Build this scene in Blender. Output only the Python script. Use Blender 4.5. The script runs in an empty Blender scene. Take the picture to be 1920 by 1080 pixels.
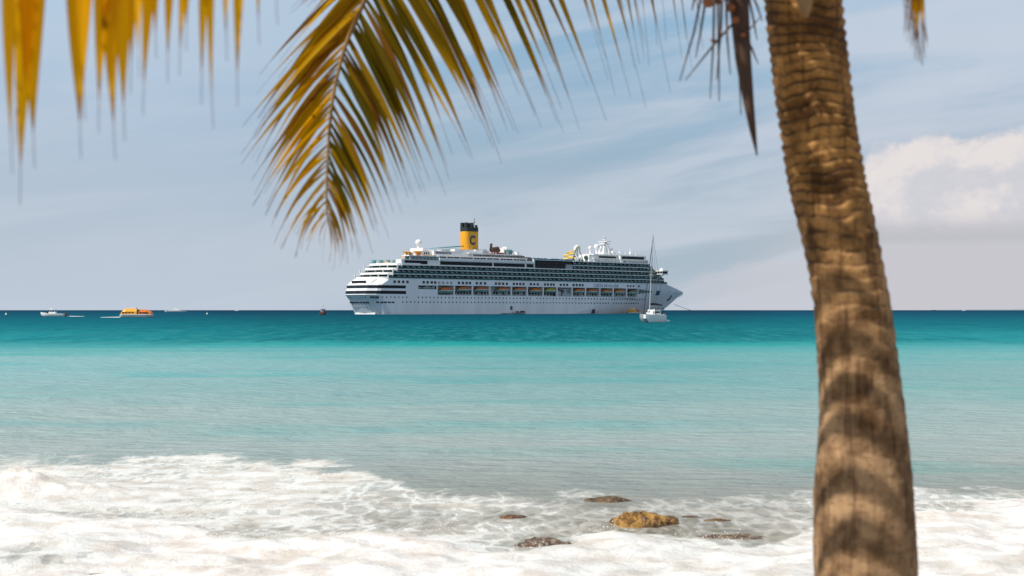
import bpy, math, random
import numpy as np
from mathutils import Vector, Matrix
R = math.radians
sc = bpy.context.scene
COL = sc.collection
random.seed(7)

# ------------------------------------------------------------------ camera
CAM_H, FPX, HOR = 2.4, 2667.0, 581.5
PITCH = math.atan((HOR - 540) / FPX)
cd = bpy.data.cameras.new('camera'); cam = bpy.data.objects.new('camera', cd); COL.objects.link(cam)
cd.sensor_width = 36.0; cd.lens = 36.0 * FPX / 1920
cam.location = (0, 0, CAM_H); cam.rotation_euler = (R(90) + PITCH, 0, R(0.03))
cd.clip_start = 0.1; cd.clip_end = 90000
cd.dof.use_dof = True; cd.dof.focus_distance = 600; cd.dof.aperture_fstop = 4.4; cd.dof.aperture_blades = 0
sc.camera = cam

# ------------------------------------------------------------------ exposure
sc.view_settings.view_transform = 'Standard'; sc.view_settings.look = 'None'
sc.view_settings.exposure = 0.0; sc.view_settings.gamma = 1.0
sc.view_settings.use_curve_mapping = False
sc.cycles.max_bounces = 8; sc.cycles.transparent_max_bounces = 12
sc.cycles.sample_clamp_indirect = 6

# ------------------------------------------------------------------ sun and sky
SUN_EL, SUN_AZ = 50.0, 238.0          # azimuth clockwise from +Y (ahead of the camera)
sv = Vector((math.sin(R(SUN_AZ)) * math.cos(R(SUN_EL)), math.cos(R(SUN_AZ)) * math.cos(R(SUN_EL)), math.sin(R(SUN_EL))))
sl = bpy.data.lights.new('sun', 'SUN'); so = bpy.data.objects.new('sun', sl); COL.objects.link(so)
sl.energy = 5.0; sl.angle = R(0.53); sl.color = (1.0, 0.93, 0.83)
so.rotation_euler = (-sv).to_track_quat('-Z', 'Y').to_euler()

world = bpy.data.worlds.new('World'); sc.world = world; world.use_nodes = True
NT = world.node_tree; NT.nodes.clear()

class G:                                # small helper to write node graphs
    def __init__(s, nt): s.nt = nt
    def n(s, t, **kw):
        nd = s.nt.nodes.new(t)
        for k, v in kw.items(): setattr(nd, k, v)
        return nd
    def link(s, a, b): s.nt.links.new(a, b)
    def put(s, sock, v):
        if isinstance(v, bpy.types.NodeSocket): s.link(v, sock)
        elif v is not None:
            if isinstance(v, (tuple, list)) and len(v) == 3 and sock.type == 'RGBA': v = (*v, 1)
            sock.default_value = v
    def m(s, op, a, b=None, c=None, clamp=False):
        nd = s.n('ShaderNodeMath', operation=op, use_clamp=clamp)
        s.put(nd.inputs[0], a)
        if b is not None: s.put(nd.inputs[1], b)
        if c is not None: s.put(nd.inputs[2], c)
        return nd.outputs[0]
    def ss(s, x, a, b, lo=0.0, hi=1.0, kind='SMOOTHSTEP'):
        nd = s.n('ShaderNodeMapRange', interpolation_type=kind)
        s.put(nd.inputs[0], x)
        for i, v in enumerate((a, b, lo, hi)): s.put(nd.inputs[i + 1], v)
        return nd.outputs[0]
    def mix(s, f, a, b, blend='MIX'):
        nd = s.n('ShaderNodeMix', data_type='RGBA', blend_type=blend)
        s.put(nd.inputs[0], f); s.put(nd.inputs[6], a); s.put(nd.inputs[7], b)
        return nd.outputs[2]
    def noise(s, vec, scale, detail=4, rough=.55, dist=0, out=0):
        nd = s.n('ShaderNodeTexNoise')
        if vec is not None: s.link(vec, nd.inputs['Vector'])
        nd.inputs['Scale'].default_value = scale; nd.inputs['Detail'].default_value = detail
        nd.inputs['Roughness'].default_value = rough; nd.inputs['Distortion'].default_value = dist
        return nd.outputs[out]
    def ramp(s, x, stops, interp='LINEAR'):
        nd = s.n('ShaderNodeValToRGB'); cr = nd.color_ramp; cr.interpolation = interp
        while len(cr.elements) < len(stops): cr.elements.new(.5)
        for e, (p, c) in zip(cr.elements, stops):
            e.position = p; e.color = (*c, 1) if len(c) == 3 else c
        s.put(nd.inputs[0], x); return nd.outputs[0]
    def comb(s, x, y, z=0.0):
        nd = s.n('ShaderNodeCombineXYZ')
        for i, v in enumerate((x, y, z)): s.put(nd.inputs[i], v)
        return nd.outputs[0]
    def sep(s, v):
        nd = s.n('ShaderNodeSeparateXYZ'); s.link(v, nd.inputs[0]); return nd.outputs
    def vmul(s, v, k):
        nd = s.n('ShaderNodeVectorMath', operation='MULTIPLY'); s.link(v, nd.inputs[0]); nd.inputs[1].default_value = k
        return nd.outputs[0]

def srgb(r, g, b):
    f = lambda c: (c / 255 / 12.92) if c / 255 <= .04045 else ((c / 255 + .055) / 1.055) ** 2.4
    return (f(r), f(g), f(b))

SKY_K = 0.06
def skyc(r, g, b): return tuple(c / SKY_K for c in srgb(r, g, b))
g = G(NT)
tc = g.n('ShaderNodeTexCoord')
dx, dy, dz = g.sep(tc.outputs['Generated'])[0:3]
sky = g.n('ShaderNodeTexSky', sky_type='NISHITA', sun_disc=False)
sky.sun_elevation = R(SUN_EL); sky.sun_rotation = R(SUN_AZ)
sky.altitude = 0; sky.air_density = 1.0; sky.dust_density = 1.0; sky.ozone_density = 1.5
el = g.m('ARCSINE', dz); az = g.m('ARCTAN2', dx, dy)
# humid tropical air: a pale even veil that thickens towards the horizon
veil = g.m('EXPONENT', g.m('MULTIPLY', g.m('MAXIMUM', el, 0.0), -1.9))
hazecol = g.mix(g.ss(az, -.22, .0), skyc(190, 202, 217), skyc(175, 191, 205)); hazecol = g.mix(g.ss(az, .12, .28), hazecol, skyc(202, 202, 209))
upper = g.mix(1.0, sky.outputs[0], (0.66, .90, 1.08), 'MULTIPLY')
hz = g.mix(g.m('MULTIPLY', veil, .97), upper, hazecol)
blue = g.mix(g.ss(g.m('ABSOLUTE', g.m('SUBTRACT', az, .06)), .0, .38), skyc(143, 182, 211), skyc(178, 203, 226))
bl = g.mix(g.ss(el, .02, .25), hz, blue)          # the blue of the middle sky
hz = g.mix(g.ss(el, .3, .9), bl, upper)
# thin cirrus streaks
w = g.noise(g.comb(g.m('MULTIPLY', az, 2.0), g.m('MULTIPLY', el, 5.0), 3.0), 1.0, 3)
cv = g.comb(g.m('MULTIPLY_ADD', az, 2.6, g.m('MULTIPLY', w, .8)), g.m('MULTIPLY_ADD', el, 22.0, g.m('MULTIPLY', az, -3.5)), w)
ci = g.noise(cv, 1.0, 8, .56, .5)
cover = g.ss(az, -.28, .22, .42, 1.0)
cir = g.m('MULTIPLY', g.m('MULTIPLY', g.ss(ci, .37, .62), cover), .70)
c1 = g.mix(cir, hz, skyc(204, 211, 223))
# low cumulus bank along the horizon, tallest to the right of the palm
av = g.comb(g.m('MULTIPLY', az, 26.0), g.m('MULTIPLY', el, 34.0), 1.7)
cn = g.noise(av, 1.0, 8, .58, .15)
cb = g.noise(g.comb(g.m('MULTIPLY', az, 9.0), g.m('MULTIPLY', el, 6.0), .0), 1.0, 2)
amp = g.m('MULTIPLY', g.ss(az, .19, .25), g.ss(az, 3.0, 2.2))
top = g.m('ADD', g.m('MULTIPLY_ADD', g.m('SUBTRACT', cn, .5), .060, g.m('MULTIPLY_ADD', g.m('SUBTRACT', cb, .5), .04, .028)), g.m('MULTIPLY', amp, .088))
dens = g.m('SUBTRACT', top, el)
cum = g.m('MULTIPLY', g.ss(dens, -.0022, .009), g.ss(az, .08, .16, .0, 1.0))
cum = g.m('MULTIPLY', cum, g.m('MAXIMUM', g.m('MULTIPLY', amp, .97), .48))
sh = g.noise(g.comb(g.m('ADD', g.m('MULTIPLY', az, 26.0), -.38), g.m('MULTIPLY_ADD', el, 34.0, .45), 1.7), 1.0, 8, .58, .15)
lit = g.ss(g.m('SUBTRACT', cn, sh), -.15, .14)
ccol = g.mix(lit, skyc(208, 208, 215), skyc(231, 224, 223))
base = g.ss(el, .048, .072)                                       # flat grey underside
ccol = g.mix(base, g.mix(g.ss(g.m('ABSOLUTE', g.m('SUBTRACT', el, .052)), .003, .010), skyc(192, 192, 199), skyc(200, 199, 206)), ccol)
c2 = g.mix(cum, c1, ccol)
bg = g.n('ShaderNodeBackground'); g.link(c2, bg.inputs[0]); bg.inputs[1].default_value = SKY_K
wo = g.n('ShaderNodeOutputWorld'); g.link(bg.outputs[0], wo.inputs[0])

# ------------------------------------------------------------------ helpers
def cam_ray(px, py):
    x, z = (px - 960) / FPX, (540 - py) / FPX
    c, s = math.cos(PITCH), math.sin(PITCH)
    return x, c - z * s, s + z * c
def P(px, py, Y):                       # world point seen at a photo pixel, Y metres ahead
    x, y, z = cam_ray(px, py); k = Y / y
    return Vector((x * k, Y, CAM_H + z * k))

def tag(o, label=None, cat=None, group=None, kind=None):
    if label: o['label'] = label
    if cat: o['category'] = cat
    if group: o['group'] = group
    if kind: o['kind'] = kind
    return o
def link_obj(name, data, parent=None, loc=None, rot=None):
    o = bpy.data.objects.new(name, data); COL.objects.link(o)
    if parent is not None: o.parent = parent
    if loc is not None: o.location = loc
    if rot is not None: o.rotation_euler = rot
    return o
def empty(name, loc, rz=0):
    o = link_obj(name, None, None, loc, (0, 0, rz)); o.empty_display_size = .2; return o

class MB:
    def __init__(s): s.v, s.f, s.m, s.sm = [], [], [], []
    def add(s, vs, fs, mat=0, smooth=False):
        b = len(s.v); s.v += [tuple(p) for p in vs]
        for f in fs: s.f.append([i + b for i in f]); s.m.append(mat); s.sm.append(smooth)
    def box(s, x0, x1, y0, y1, z0, z1, mat=0):
        vs = [(x, y, z) for z in (z0, z1) for y in (y0, y1) for x in (x0, x1)]
        s.add(vs, [(0, 2, 3, 1), (4, 5, 7, 6), (0, 1, 5, 4), (2, 6, 7, 3), (0, 4, 6, 2), (1, 3, 7, 5)], mat)
    def prism(s, pts, z0, z1, mat=0, pts2=None):
        n = len(pts); pts2 = pts2 or pts
        vs = [(x, y, z0) for x, y in pts] + [(x, y, z1) for x, y in pts2]
        fs = [(i, (i + 1) % n, (i + 1) % n + n, i + n) for i in range(n)]
        fs += [tuple(range(n - 1, -1, -1)), tuple(range(n, 2 * n))]
        s.add(vs, fs, mat)
    def tube(s, pts, rad, seg=8, mat=0, cap=True, smooth=True):
        pts = [Vector(p) for p in pts]; n = len(pts)
        rad = rad if hasattr(rad, '__len__') else [rad] * n
        vs = []; up = Vector((0.13, .31, .94))
        for i, p in enumerate(pts):
            t = (pts[min(i + 1, n - 1)] - pts[max(i - 1, 0)]).normalized()
            a = t.cross(up)
            if a.length < .05: a = t.cross(Vector((1, 0, 0)))
            a.normalize(); b = t.cross(a); 
            for k in range(seg):
                q = 2 * math.pi * k / seg
                vs.append(p + (a * math.cos(q) + b * math.sin(q)) * rad[i])
        fs = [(i * seg + k, i * seg + (k + 1) % seg, (i + 1) * seg + (k + 1) % seg, (i + 1) * seg + k) for i in range(n - 1) for k in range(seg)]
        s.add(vs, fs, mat, smooth)
        if cap: s.add([vs[k] for k in range(seg)] , [tuple(range(seg))], mat); s.add([vs[(n - 1) * seg + k] for k in range(seg)], [tuple(range(seg - 1, -1, -1))], mat)
    def ball(s, c, r, seg=12, rings=8, mat=0, zs=1.0, z0=-1.0):
        vs, fs = [], []
        for i in range(rings + 1):
            a = -math.pi / 2 + math.pi * i / rings
            for k in range(seg):
                q = 2 * math.pi * k / seg
                vs.append((c[0] + r * math.cos(a) * math.cos(q), c[1] + r * math.cos(a) * math.sin(q), c[2] + max(r * math.sin(a), z0 * r) * zs))
        for i in range(rings):
            for k in range(seg):
                fs.append((i * seg + k, i * seg + (k + 1) % seg, (i + 1) * seg + (k + 1) % seg, (i + 1) * seg + k))
        s.add(vs, fs, mat, True)
    def mesh(s, name, mats):
        me = bpy.data.meshes.new(name); me.from_pydata(s.v, [], s.f)
        for mt in (mats if isinstance(mats, (list, tuple)) else [mats]): me.materials.append(mt)
        me.polygons.foreach_set('material_index', s.m); me.polygons.foreach_set('use_smooth', s.sm)
        me.validate(); me.update(); return me
    def build(s, name, mats, parent=None, loc=None, rot=None):
        return link_obj(name, s.mesh(name, mats), parent, loc, rot)

def lerp(a, b, t): return a + (b - a) * t
def interp(x, xs, ys): return float(np.interp(x, xs, ys))

# ------------------------------------------------------------------ simple materials
def mat(name, col, rough=.5, noise=.08, scale=1.0, metal=0.0, spec=.5, emit=None, streak=False):
    m = bpy.data.materials.new(name); m.use_nodes = True; nt = m.node_tree; q = G(nt)
    b = nt.nodes['Principled BSDF']
    t = q.n('ShaderNodeTexCoord')
    v = t.outputs['Object']
    if streak: v = q.vmul(v, (1.0, 1.0, .12))
    f = q.noise(v, scale, 5)
    c = q.mix(q.ss(f, .3, .72), tuple(x * (1 - noise) for x in col), tuple(min(1, x * (1 + noise)) for x in col))
    q.link(c, b.inputs['Base Color']); b.inputs['Roughness'].default_value = rough
    b.inputs['Metallic'].default_value = metal; b.inputs['Specular IOR Level'].default_value = spec
    return m
WHITE = mat('ship_white_paint', (.78, .78, .77), .38, .05, .25, streak=True)
HULLW = mat('hull_white_paint', (.80, .82, .84), .36, .06, .16, streak=True)
SLAB = mat('deck_edge_paint', (.64, .71, .70), .45, .05, .3)
GLASS_RECESS = mat('glass_and_recess_shade', (.012, .017, .024), .35, .3, .4, spec=.15)  # dark glass; also the painted shade of the mooring openings
TEALGL = mat('balustrade_glass', (.022, .085, .092), .45, .3, .22, spec=.2)
CABIN = mat('cabin_front_glass', (.022, .045, .050), .5, .5, .35, spec=.25)
DIVID = mat('balcony_divider_paint', (.42, .47, .47), .5, .1, .5)
BLACKP = mat('funnel_black_paint', (.018, .026, .028), .5, .3, .6)
FUNY = mat('funnel_yellow_paint', (.80, .36, .012), .35, .06, .3)
LOGO = mat('funnel_blue_paint', (.012, .045, .085), .4, .1, .5)
NAMEB = mat('name_blue_paint', (.05, .12, .30), .4, .1, .5)
ORANGE = mat('lifeboat_orange_paint', (.62, .17, .025), .4, .12, .7)
YEL = mat('slide_yellow_plastic', (.78, .50, .04), .35, .06, .5)
GREYP = mat('grey_paint', (.34, .37, .39), .5, .1, .5)
DGREY = mat('dark_grey_metal', (.06, .065, .07), .45, .2, .8)
TEALP = mat('teal_canopy_fabric', (.06, .25, .28), .6, .1, .5)
PEACH = mat('warm_terrace_paint', (.72, .50, .33), .6, .12, .4)
REDP = mat('rust_red_trim', (.42, .12, .06), .6, .15, .6)
BROWN = mat('brown_timber', (.10, .045, .03), .6, .2, .7)
GREENH = mat('green_lower_hull', (.20, .38, .34), .4, .1, .4)
SAILC = mat('furled_sail_cover', (.03, .04, .06), .8, .2, .8)
ALU = mat('mast_aluminium', (.62, .62, .60), .3, .06, .8, .3)
BLUEP = mat('door_blue_paint', (.03, .09, .20), .4, .1, .6)

# ------------------------------------------------------------------ numpy noise
def vnoise(x, y, seed=0):
    rs = np.random.RandomState(seed); tab = rs.rand(256, 256)
    xi = np.floor(x).astype(int); yi = np.floor(y).astype(int)
    fx = x - xi; fy = y - yi; fx = fx * fx * fx * (fx * (fx * 6 - 15) + 10); fy = fy * fy * fy * (fy * (fy * 6 - 15) + 10)
    a = tab[xi & 255, yi & 255]; b = tab[(xi + 1) & 255, yi & 255]; c = tab[xi & 255, (yi + 1) & 255]; d = tab[(xi + 1) & 255, (yi + 1) & 255]
    return (a * (1 - fx) + b * fx) * (1 - fy) + (c * (1 - fx) + d * fx) * fy
def fbm(x, y, octv=4, seed=0, gain=.5):
    s = 0; a = 1; t = 0
    for i in range(octv):
        s = s + a * vnoise(x * 2 ** i + 17.3 * i, y * 2 ** i + 5.1 * i, seed + i); t += a; a *= gain
    return s / t
def nss(x, a, b):
    t = np.clip((x - a) / (b - a), 0, 1); return t * t * (3 - 2 * t)

# ------------------------------------------------------------------ sea
xd = np.arange(-11.0, 11.0001, .045)
xo = [11.0]; st = .06
while xo[-1] < 40000: st *= 1.13; xo.append(xo[-1] + st)
xs = np.concatenate([-np.array(xo[:0:-1]), xd, np.array(xo[1:])])
yd = list(np.arange(10.8, 25.0, .045)); st = .06
while yd[-1] < 80: st *= 1.015; yd.append(yd[-1] + st)
while yd[-1] < 60000: st *= 1.09; yd.append(yd[-1] + st)
ys = np.array(yd)
X, Y = np.meshgrid(xs, ys)
PX = 960 + FPX * X / Y; PY = HOR + FPX * CAM_H / Y          # where the surf zones of this stretch of shore lie
wx = X + .5 * (fbm(X * .6, Y * .6, 3, 40) - .5)
Fe = np.interp(PX, [-800, 0, 100, 200, 250, 320, 450, 560, 650, 690, 760, 900, 1300, 1500, 1700, 1920, 2600],
               [850, 866, 868, 868, 860, 854, 858, 864, 872, 884, 905, 930, 940, 935, 925, 915, 900])   # seaward edge of the foam
Fs = np.interp(PX, [-800, 0, 120, 260, 420, 560, 700, 850, 950, 1050, 1150, 1300, 1450, 1530, 1720, 1920, 2600],
               [930, 955, 965, 975, 1000, 1012, 998, 1018, 1028, 1020, 1004, 1016, 1018, 985, 948, 938, 920])   # seaward edge of the solid white wash
jit = (fbm(X * 1.0, Y * .8, 5, 3, .6) - .5)
e1 = nss(PY + jit * 62, Fe - 9, Fe + 12)
e2 = nss(PY + jit * 85, Fs - 16, Fs + 20)
side = 1 - nss(PX + (fbm(X * .9, Y * .9, 3, 9) - .5) * 260, 600, 760)        # dense on the left
right = nss(PX, 1600, 1720) * nss(PY, 915, 950)
lace = np.interp(PX, [600, 700, 900, 1000, 1150, 1450, 1600, 1700], [.56, .46, .47, .38, .25, .24, .36, .45])
fieldn = fbm(X * .55 + 3, Y * 1.3, 3, 21)
dens = e1 * (side * (.56 + .50 * (fieldn - .45)) + (1 - side) * (lace + .35 * (fieldn - .5)))
dens = np.maximum(dens, e2 * (.80 + .62 * (fbm(X * .7, Y * .9, 4, 33, .6) - .46)))
crest = np.exp(-((PX - 30) / 120.) ** 2 - ((PY - 915) / 42.) ** 2)
dens = np.clip(np.maximum(dens, crest * 1.1), 0, 1) * (Y < 45)
# brown shallow patches where little foam covers the sand
def hole(px, py, rx, ry, a):
    global dens
    dens = dens * (1 - a * np.exp(-((PX - px) / rx) ** 2 - ((PY - py) / ry) ** 2))
for hp in ((60, 1062, 95, 16, .45), (150, 968, 90, 10, .35), (760, 975, 110, 18, .5), (1200, 978, 100, 26, .75), (1015, 1018, 62, 14, .72), (1360, 1000, 95, 16, .75),
           (955, 966, 40, 10, .9), (1140, 938, 50, 8, .9), (1600, 1060, 60, 20, .2), (480, 990, 80, 10, .3), (1880, 1000, 60, 14, .3)): hole(*hp)
# heights
near = nss(60 - Y, 0, 30)
far = np.clip(Y / 80, .2, 1.0)
Z = .035 * (fbm(X * .35, Y * .9, 3, 50) - .5) * 2 * np.clip(Y / 30, .5, 1.3)
Z += .06 * np.sin(Y * 2 * math.pi / 7.5 + 1.2 * fbm(X * .06, Y * .05, 2, 51) * 6) * nss(Y, 18, 35) * nss(200 - Y, 0, 80)
Z += .02 * (fbm(X * 1.6, Y * 3.2, 3, 52) - .5) * near
Z += .24 * np.exp(-((X + 6.9) / 1.5) ** 2 - ((Y - 18.6) / .55) ** 2) * (.45 + 1.5 * fbm(X * 2.2, Y * 2.0, 4, 60, .6) ** 1.4)
bank = nss(PY, Fs - 14, Fs + 26) * (Y > 9)
Z += bank * (.05 + .24 * (fbm(X * .9, Y * 1.2, 4, 61) - .35))
rid = 1 - np.abs(fbm(X * 2.2, Y * 2.6, 4, 62) * 2 - 1)
Z += np.clip(dens - .35, 0, 1) * (.07 * (rid - .62) + .05 * (fbm(X * 5, Y * 6, 3, 63, .6) - .5))
Z += np.clip(dens - .6, 0, 1) * .05 * (fbm(X * 11, Y * 11, 2, 66) - .5)
spk = np.clip(fbm(X * 3.2, Y * 2.6, 3, 67, .6) - .52, 0, 1)
lip = np.exp(-((PY + jit * 85 - Fs - 8) / 17.) ** 2) * (Y < 30) * (dens > .3)
Z *= nss(600 - Y, 0, 300)
cov = np.clip(1 - .36 * nss(26 - Y, 0, 12) - .16 * nss(18.5 - Y, 0, 3.5), 0, 1)               # how much the turbid water hides the bed
nr, nc = X.shape
co = np.empty((nr * nc, 3), np.float32); co[:, 0] = X.ravel(); co[:, 1] = Y.ravel(); co[:, 2] = Z.ravel()
idx = np.arange(nr * nc).reshape(nr, nc)
q4 = np.stack([idx[:-1, :-1], idx[:-1, 1:], idx[1:, 1:], idx[1:, :-1]], -1).reshape(-1, 4)
me = bpy.data.meshes.new('sea')
me.vertices.add(len(co)); me.vertices.foreach_set('co', co.ravel())
me.loops.add(q4.size); me.loops.foreach_set('vertex_index', q4.ravel().astype(np.int32))
me.polygons.add(len(q4)); me.polygons.foreach_set('loop_start', np.arange(0, q4.size, 4, dtype=np.int32))
me.update(calc_edges=True); me.polygons.foreach_set('use_smooth', np.ones(len(q4), bool))
for nm, ar in (('foam', dens), ('cover', cov)):
    at = me.attributes.new(nm, 'FLOAT', 'POINT'); at.data.foreach_set('value', ar.ravel().astype(np.float32))

sm = bpy.data.materials.new('sea_water'); sm.use_nodes = True; nt = sm.node_tree; nt.nodes.clear(); q = G(nt)
ge = q.n('ShaderNodeNewGeometry'); pos = ge.outputs['Position']
sx, sy, sz = q.sep(pos)[0:3]
fo = q.n('ShaderNodeAttribute', attribute_name='foam').outputs['Fac']
cv_ = q.n('ShaderNodeAttribute', attribute_name='cover').outputs['Fac']
# colour of the water body: sand-green shallows, turquoise, then deep blue over the drop-off
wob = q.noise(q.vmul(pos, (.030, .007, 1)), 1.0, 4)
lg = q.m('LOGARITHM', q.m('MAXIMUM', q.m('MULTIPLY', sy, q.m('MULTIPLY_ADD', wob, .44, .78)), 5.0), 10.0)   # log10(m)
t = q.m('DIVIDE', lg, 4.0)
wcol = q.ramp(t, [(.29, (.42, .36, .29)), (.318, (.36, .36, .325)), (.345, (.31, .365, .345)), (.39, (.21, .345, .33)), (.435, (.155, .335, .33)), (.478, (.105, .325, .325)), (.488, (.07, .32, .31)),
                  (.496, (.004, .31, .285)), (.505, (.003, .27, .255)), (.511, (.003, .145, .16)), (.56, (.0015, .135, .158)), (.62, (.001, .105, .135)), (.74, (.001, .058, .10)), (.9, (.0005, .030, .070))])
wside = q.ramp(t, [(.29, (.42, .37, .30)), (.318, (.37, .38, .35)), (.345, (.345, .40, .38)), (.39, (.285, .395, .385)), (.435, (.19, .36, .355)), (.465, (.15, .37, .37)), (.492, (.075, .33, .34)), (.518, (.018, .255, .275)),
                  (.56, (.005, .185, .215)), (.62, (.002, .135, .175)), (.70, (.001, .085, .135)), (.9, (.0005, .040, .085))])
reef = q.m('MULTIPLY', q.ss(q.m('ADD', sx, q.m('MULTIPLY_ADD', sy, .22, q.m('MULTIPLY', wob, 20.0))), -8, 32), q.ss(q.m('SUBTRACT', sx, q.m('MULTIPLY_ADD', sy, .17, q.m('MULTIPLY', wob, 20.0))), 12, -22))
wcol = q.mix(q.m('MULTIPLY', reef, .85), wside, wcol)
patch = q.noise(q.vmul(pos, (.035, .16, 1)), 1.0, 5, .6)
wcol = q.mix(q.ss(patch, .35, .72, 0, .5), wcol, q.mix(1.0, wcol, (.62, .94, .95), 'MULTIPLY'))
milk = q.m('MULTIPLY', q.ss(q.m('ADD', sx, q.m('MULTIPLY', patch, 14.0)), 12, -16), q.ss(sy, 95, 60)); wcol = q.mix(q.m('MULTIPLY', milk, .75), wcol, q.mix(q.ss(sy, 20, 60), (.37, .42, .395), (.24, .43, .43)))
big = q.noise(q.vmul(pos, (.06, .13, 1)), 1.0, 4, .55); wcol = q.mix(q.m('MULTIPLY', q.ss(big, .50, .66), q.ss(sy, 95, 75, 0, .75)), wcol, q.mix(1.0, wcol, (.50, .95, .93), 'MULTIPLY'))
ripc = q.noise(q.vmul(pos, (.45, .65, 1)), 1.0, 6, .65)
wcol = q.mix(q.m('MULTIPLY', q.ss(ripc, .48, .66), q.ss(sy, 14, 26, .0, .42)), wcol, q.mix(1.0, wcol, (.74, .86, .90), 'MULTIPLY'))
chop = q.noise(q.vmul(pos, (.85, .10, 1)), 1.0, 5, .7)
chop2 = q.noise(q.vmul(pos, (.22, .018, 1)), 1.0, 5, .7)
amt = q.ss(sy, 85, 115)
wcol = q.mix(q.m('MULTIPLY', q.ss(chop, .47, .62), q.m('MULTIPLY', amt, .55)), wcol, q.mix(1.0, wcol, (.45, .62, .72), 'MULTIPLY'))
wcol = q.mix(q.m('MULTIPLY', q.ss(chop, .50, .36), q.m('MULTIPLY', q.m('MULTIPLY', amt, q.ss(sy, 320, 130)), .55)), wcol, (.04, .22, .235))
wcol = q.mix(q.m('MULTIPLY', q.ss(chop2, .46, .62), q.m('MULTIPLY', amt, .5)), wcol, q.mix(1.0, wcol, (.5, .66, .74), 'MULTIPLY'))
# ripples: chop of several sizes, the small ones fading out with distance
n1 = q.noise(q.vmul(pos, (.9, 2.2, 1)), 1.0, 6, .6)
n2 = q.noise(q.vmul(pos, (4.5, 9.0, 4)), 1.0, 4, .6)
n3 = q.noise(q.vmul(pos, (.10, .33, 1)), 1.0, 6, .65)
hh = q.m('ADD', q.m('MULTIPLY', n1, .42), q.m('MULTIPLY', n2, q.ss(sy, 10, 60, .045, .0)))
hh = q.m('ADD', hh, q.m('MULTIPLY', n3, q.ss(sy, 50, 250, .05, 1.5)))
bump = q.n('ShaderNodeBump'); bump.inputs['Strength'].default_value = .8; bump.inputs['Distance'].default_value = 1.0
q.link(hh, bump.inputs['Height'])
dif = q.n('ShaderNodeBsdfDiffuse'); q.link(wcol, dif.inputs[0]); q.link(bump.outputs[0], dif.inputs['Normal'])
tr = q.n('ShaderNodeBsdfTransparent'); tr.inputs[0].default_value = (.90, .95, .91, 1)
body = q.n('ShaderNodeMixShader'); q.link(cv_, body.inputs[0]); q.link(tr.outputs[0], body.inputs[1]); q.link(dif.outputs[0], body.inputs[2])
gl = q.n('ShaderNodeBsdfGlossy'); gl.inputs[0].default_value = (.95, .97, 1, 1); gl.inputs['Roughness'].default_value = .16; q.link(bump.outputs[0], gl.inputs['Normal'])
fr = q.n('ShaderNodeFresnel'); fr.inputs[0].default_value = 1.33; q.link(bump.outputs[0], fr.inputs['Normal'])
ff = q.m('MINIMUM', fr.outputs[0], q.ss(sy, 45, 115, .32, .03))      # wave faces never reach full grazing reflection
wat = q.n('ShaderNodeMixShader'); q.link(ff, wat.inputs[0]); q.link(body.outputs[0], wat.inputs[1]); q.link(gl.outputs[0], wat.inputs[2])
# foam lace: ridged, warped noise thresholded by the density of the wash
wv = q.n('ShaderNodeVectorMath', operation='MULTIPLY_ADD')
q.link(q.noise(pos, 1.3, 3, .5, 0, 1), wv.inputs[0]); wv.inputs[1].default_value = (.55, .55, 0); q.link(q.vmul(pos, (1.35, .55, 1)), wv.inputs[2])
r1 = q.m('SUBTRACT', 1.0, q.m('ABSOLUTE', q.m('MULTIPLY_ADD', q.noise(wv.outputs[0], 2.1, 5, .6), 2.0, -1.0)))
vo = q.n('ShaderNodeTexVoronoi', feature='DISTANCE_TO_EDGE'); q.link(wv.outputs[0], vo.inputs['Vector']); vo.inputs['Scale'].default_value = 2.6
net = q.ss(vo.outputs[0], .0, .20, 1.0, 0.0)
fine = q.noise(wv.outputs[0], 9.0, 6, .68)
pat = q.m('ADD', q.m('MULTIPLY', q.m('POWER', r1, 2.0), .34), q.m('ADD', q.m('MULTIPLY', net, .20), q.m('MULTIPLY', fine, .62)))
thr = q.m('MULTIPLY_ADD', fo, -.98, 1.06)
fm = q.m('MAXIMUM', q.ss(q.m('SUBTRACT', pat, thr), -.07, .13), q.m('MULTIPLY', q.ss(q.m('SUBTRACT', pat, thr), -.42, .10), .62))
fm = q.m('MULTIPLY', fm, q.ss(fo, .02, .10))
spark = q.m('MULTIPLY', q.ss(n1, .66, .78), q.m('MULTIPLY', q.ss(sy, 90, 130), .0))
mott = q.noise(pos, 2.2, 6, .62)
fcol = q.mix(q.ss(mott, .34, .62), (.70, .65, .60), (.93, .92, .905)); fcol = q.mix(q.ss(q.noise(q.vmul(pos, (.5, .9, 1)), 1.0, 4, .6), .50, .70, 0, .45), fcol, q.mix(1.0, fcol, (.95, .87, .79), 'MULTIPLY'))
fcol = q.mix(q.ss(fo, .55, .9), q.mix(1.0, fcol, (.86, .89, .88), 'MULTIPLY'), fcol)
fb = q.n('ShaderNodeBump'); fb.inputs['Strength'].default_value = .9; fb.inputs['Distance'].default_value = .028
q.link(q.m('ADD', q.m('MULTIPLY', q.noise(pos, 14, 6, .7), 1.0), q.m('MULTIPLY', fm, .35)), fb.inputs['Height'])
fd = q.n('ShaderNodeBsdfDiffuse'); q.link(fcol, fd.inputs[0]); q.link(fb.outputs[0], fd.inputs['Normal'])
ftl = q.n('ShaderNodeBsdfTranslucent'); q.link(fcol, ftl.inputs[0]); q.link(fb.outputs[0], ftl.inputs['Normal'])
fms = q.n('ShaderNodeMixShader'); fms.inputs[0].default_value = .15; q.link(fd.outputs[0], fms.inputs[1]); q.link(ftl.outputs[0], fms.inputs[2])
allm = q.n('ShaderNodeMixShader'); q.link(fm, allm.inputs[0]); q.link(wat.outputs[0], allm.inputs[1]); q.link(fms.outputs[0], allm.inputs[2])
out = q.n('ShaderNodeOutputMaterial'); q.link(allm.outputs[0], out.inputs[0])
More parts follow.
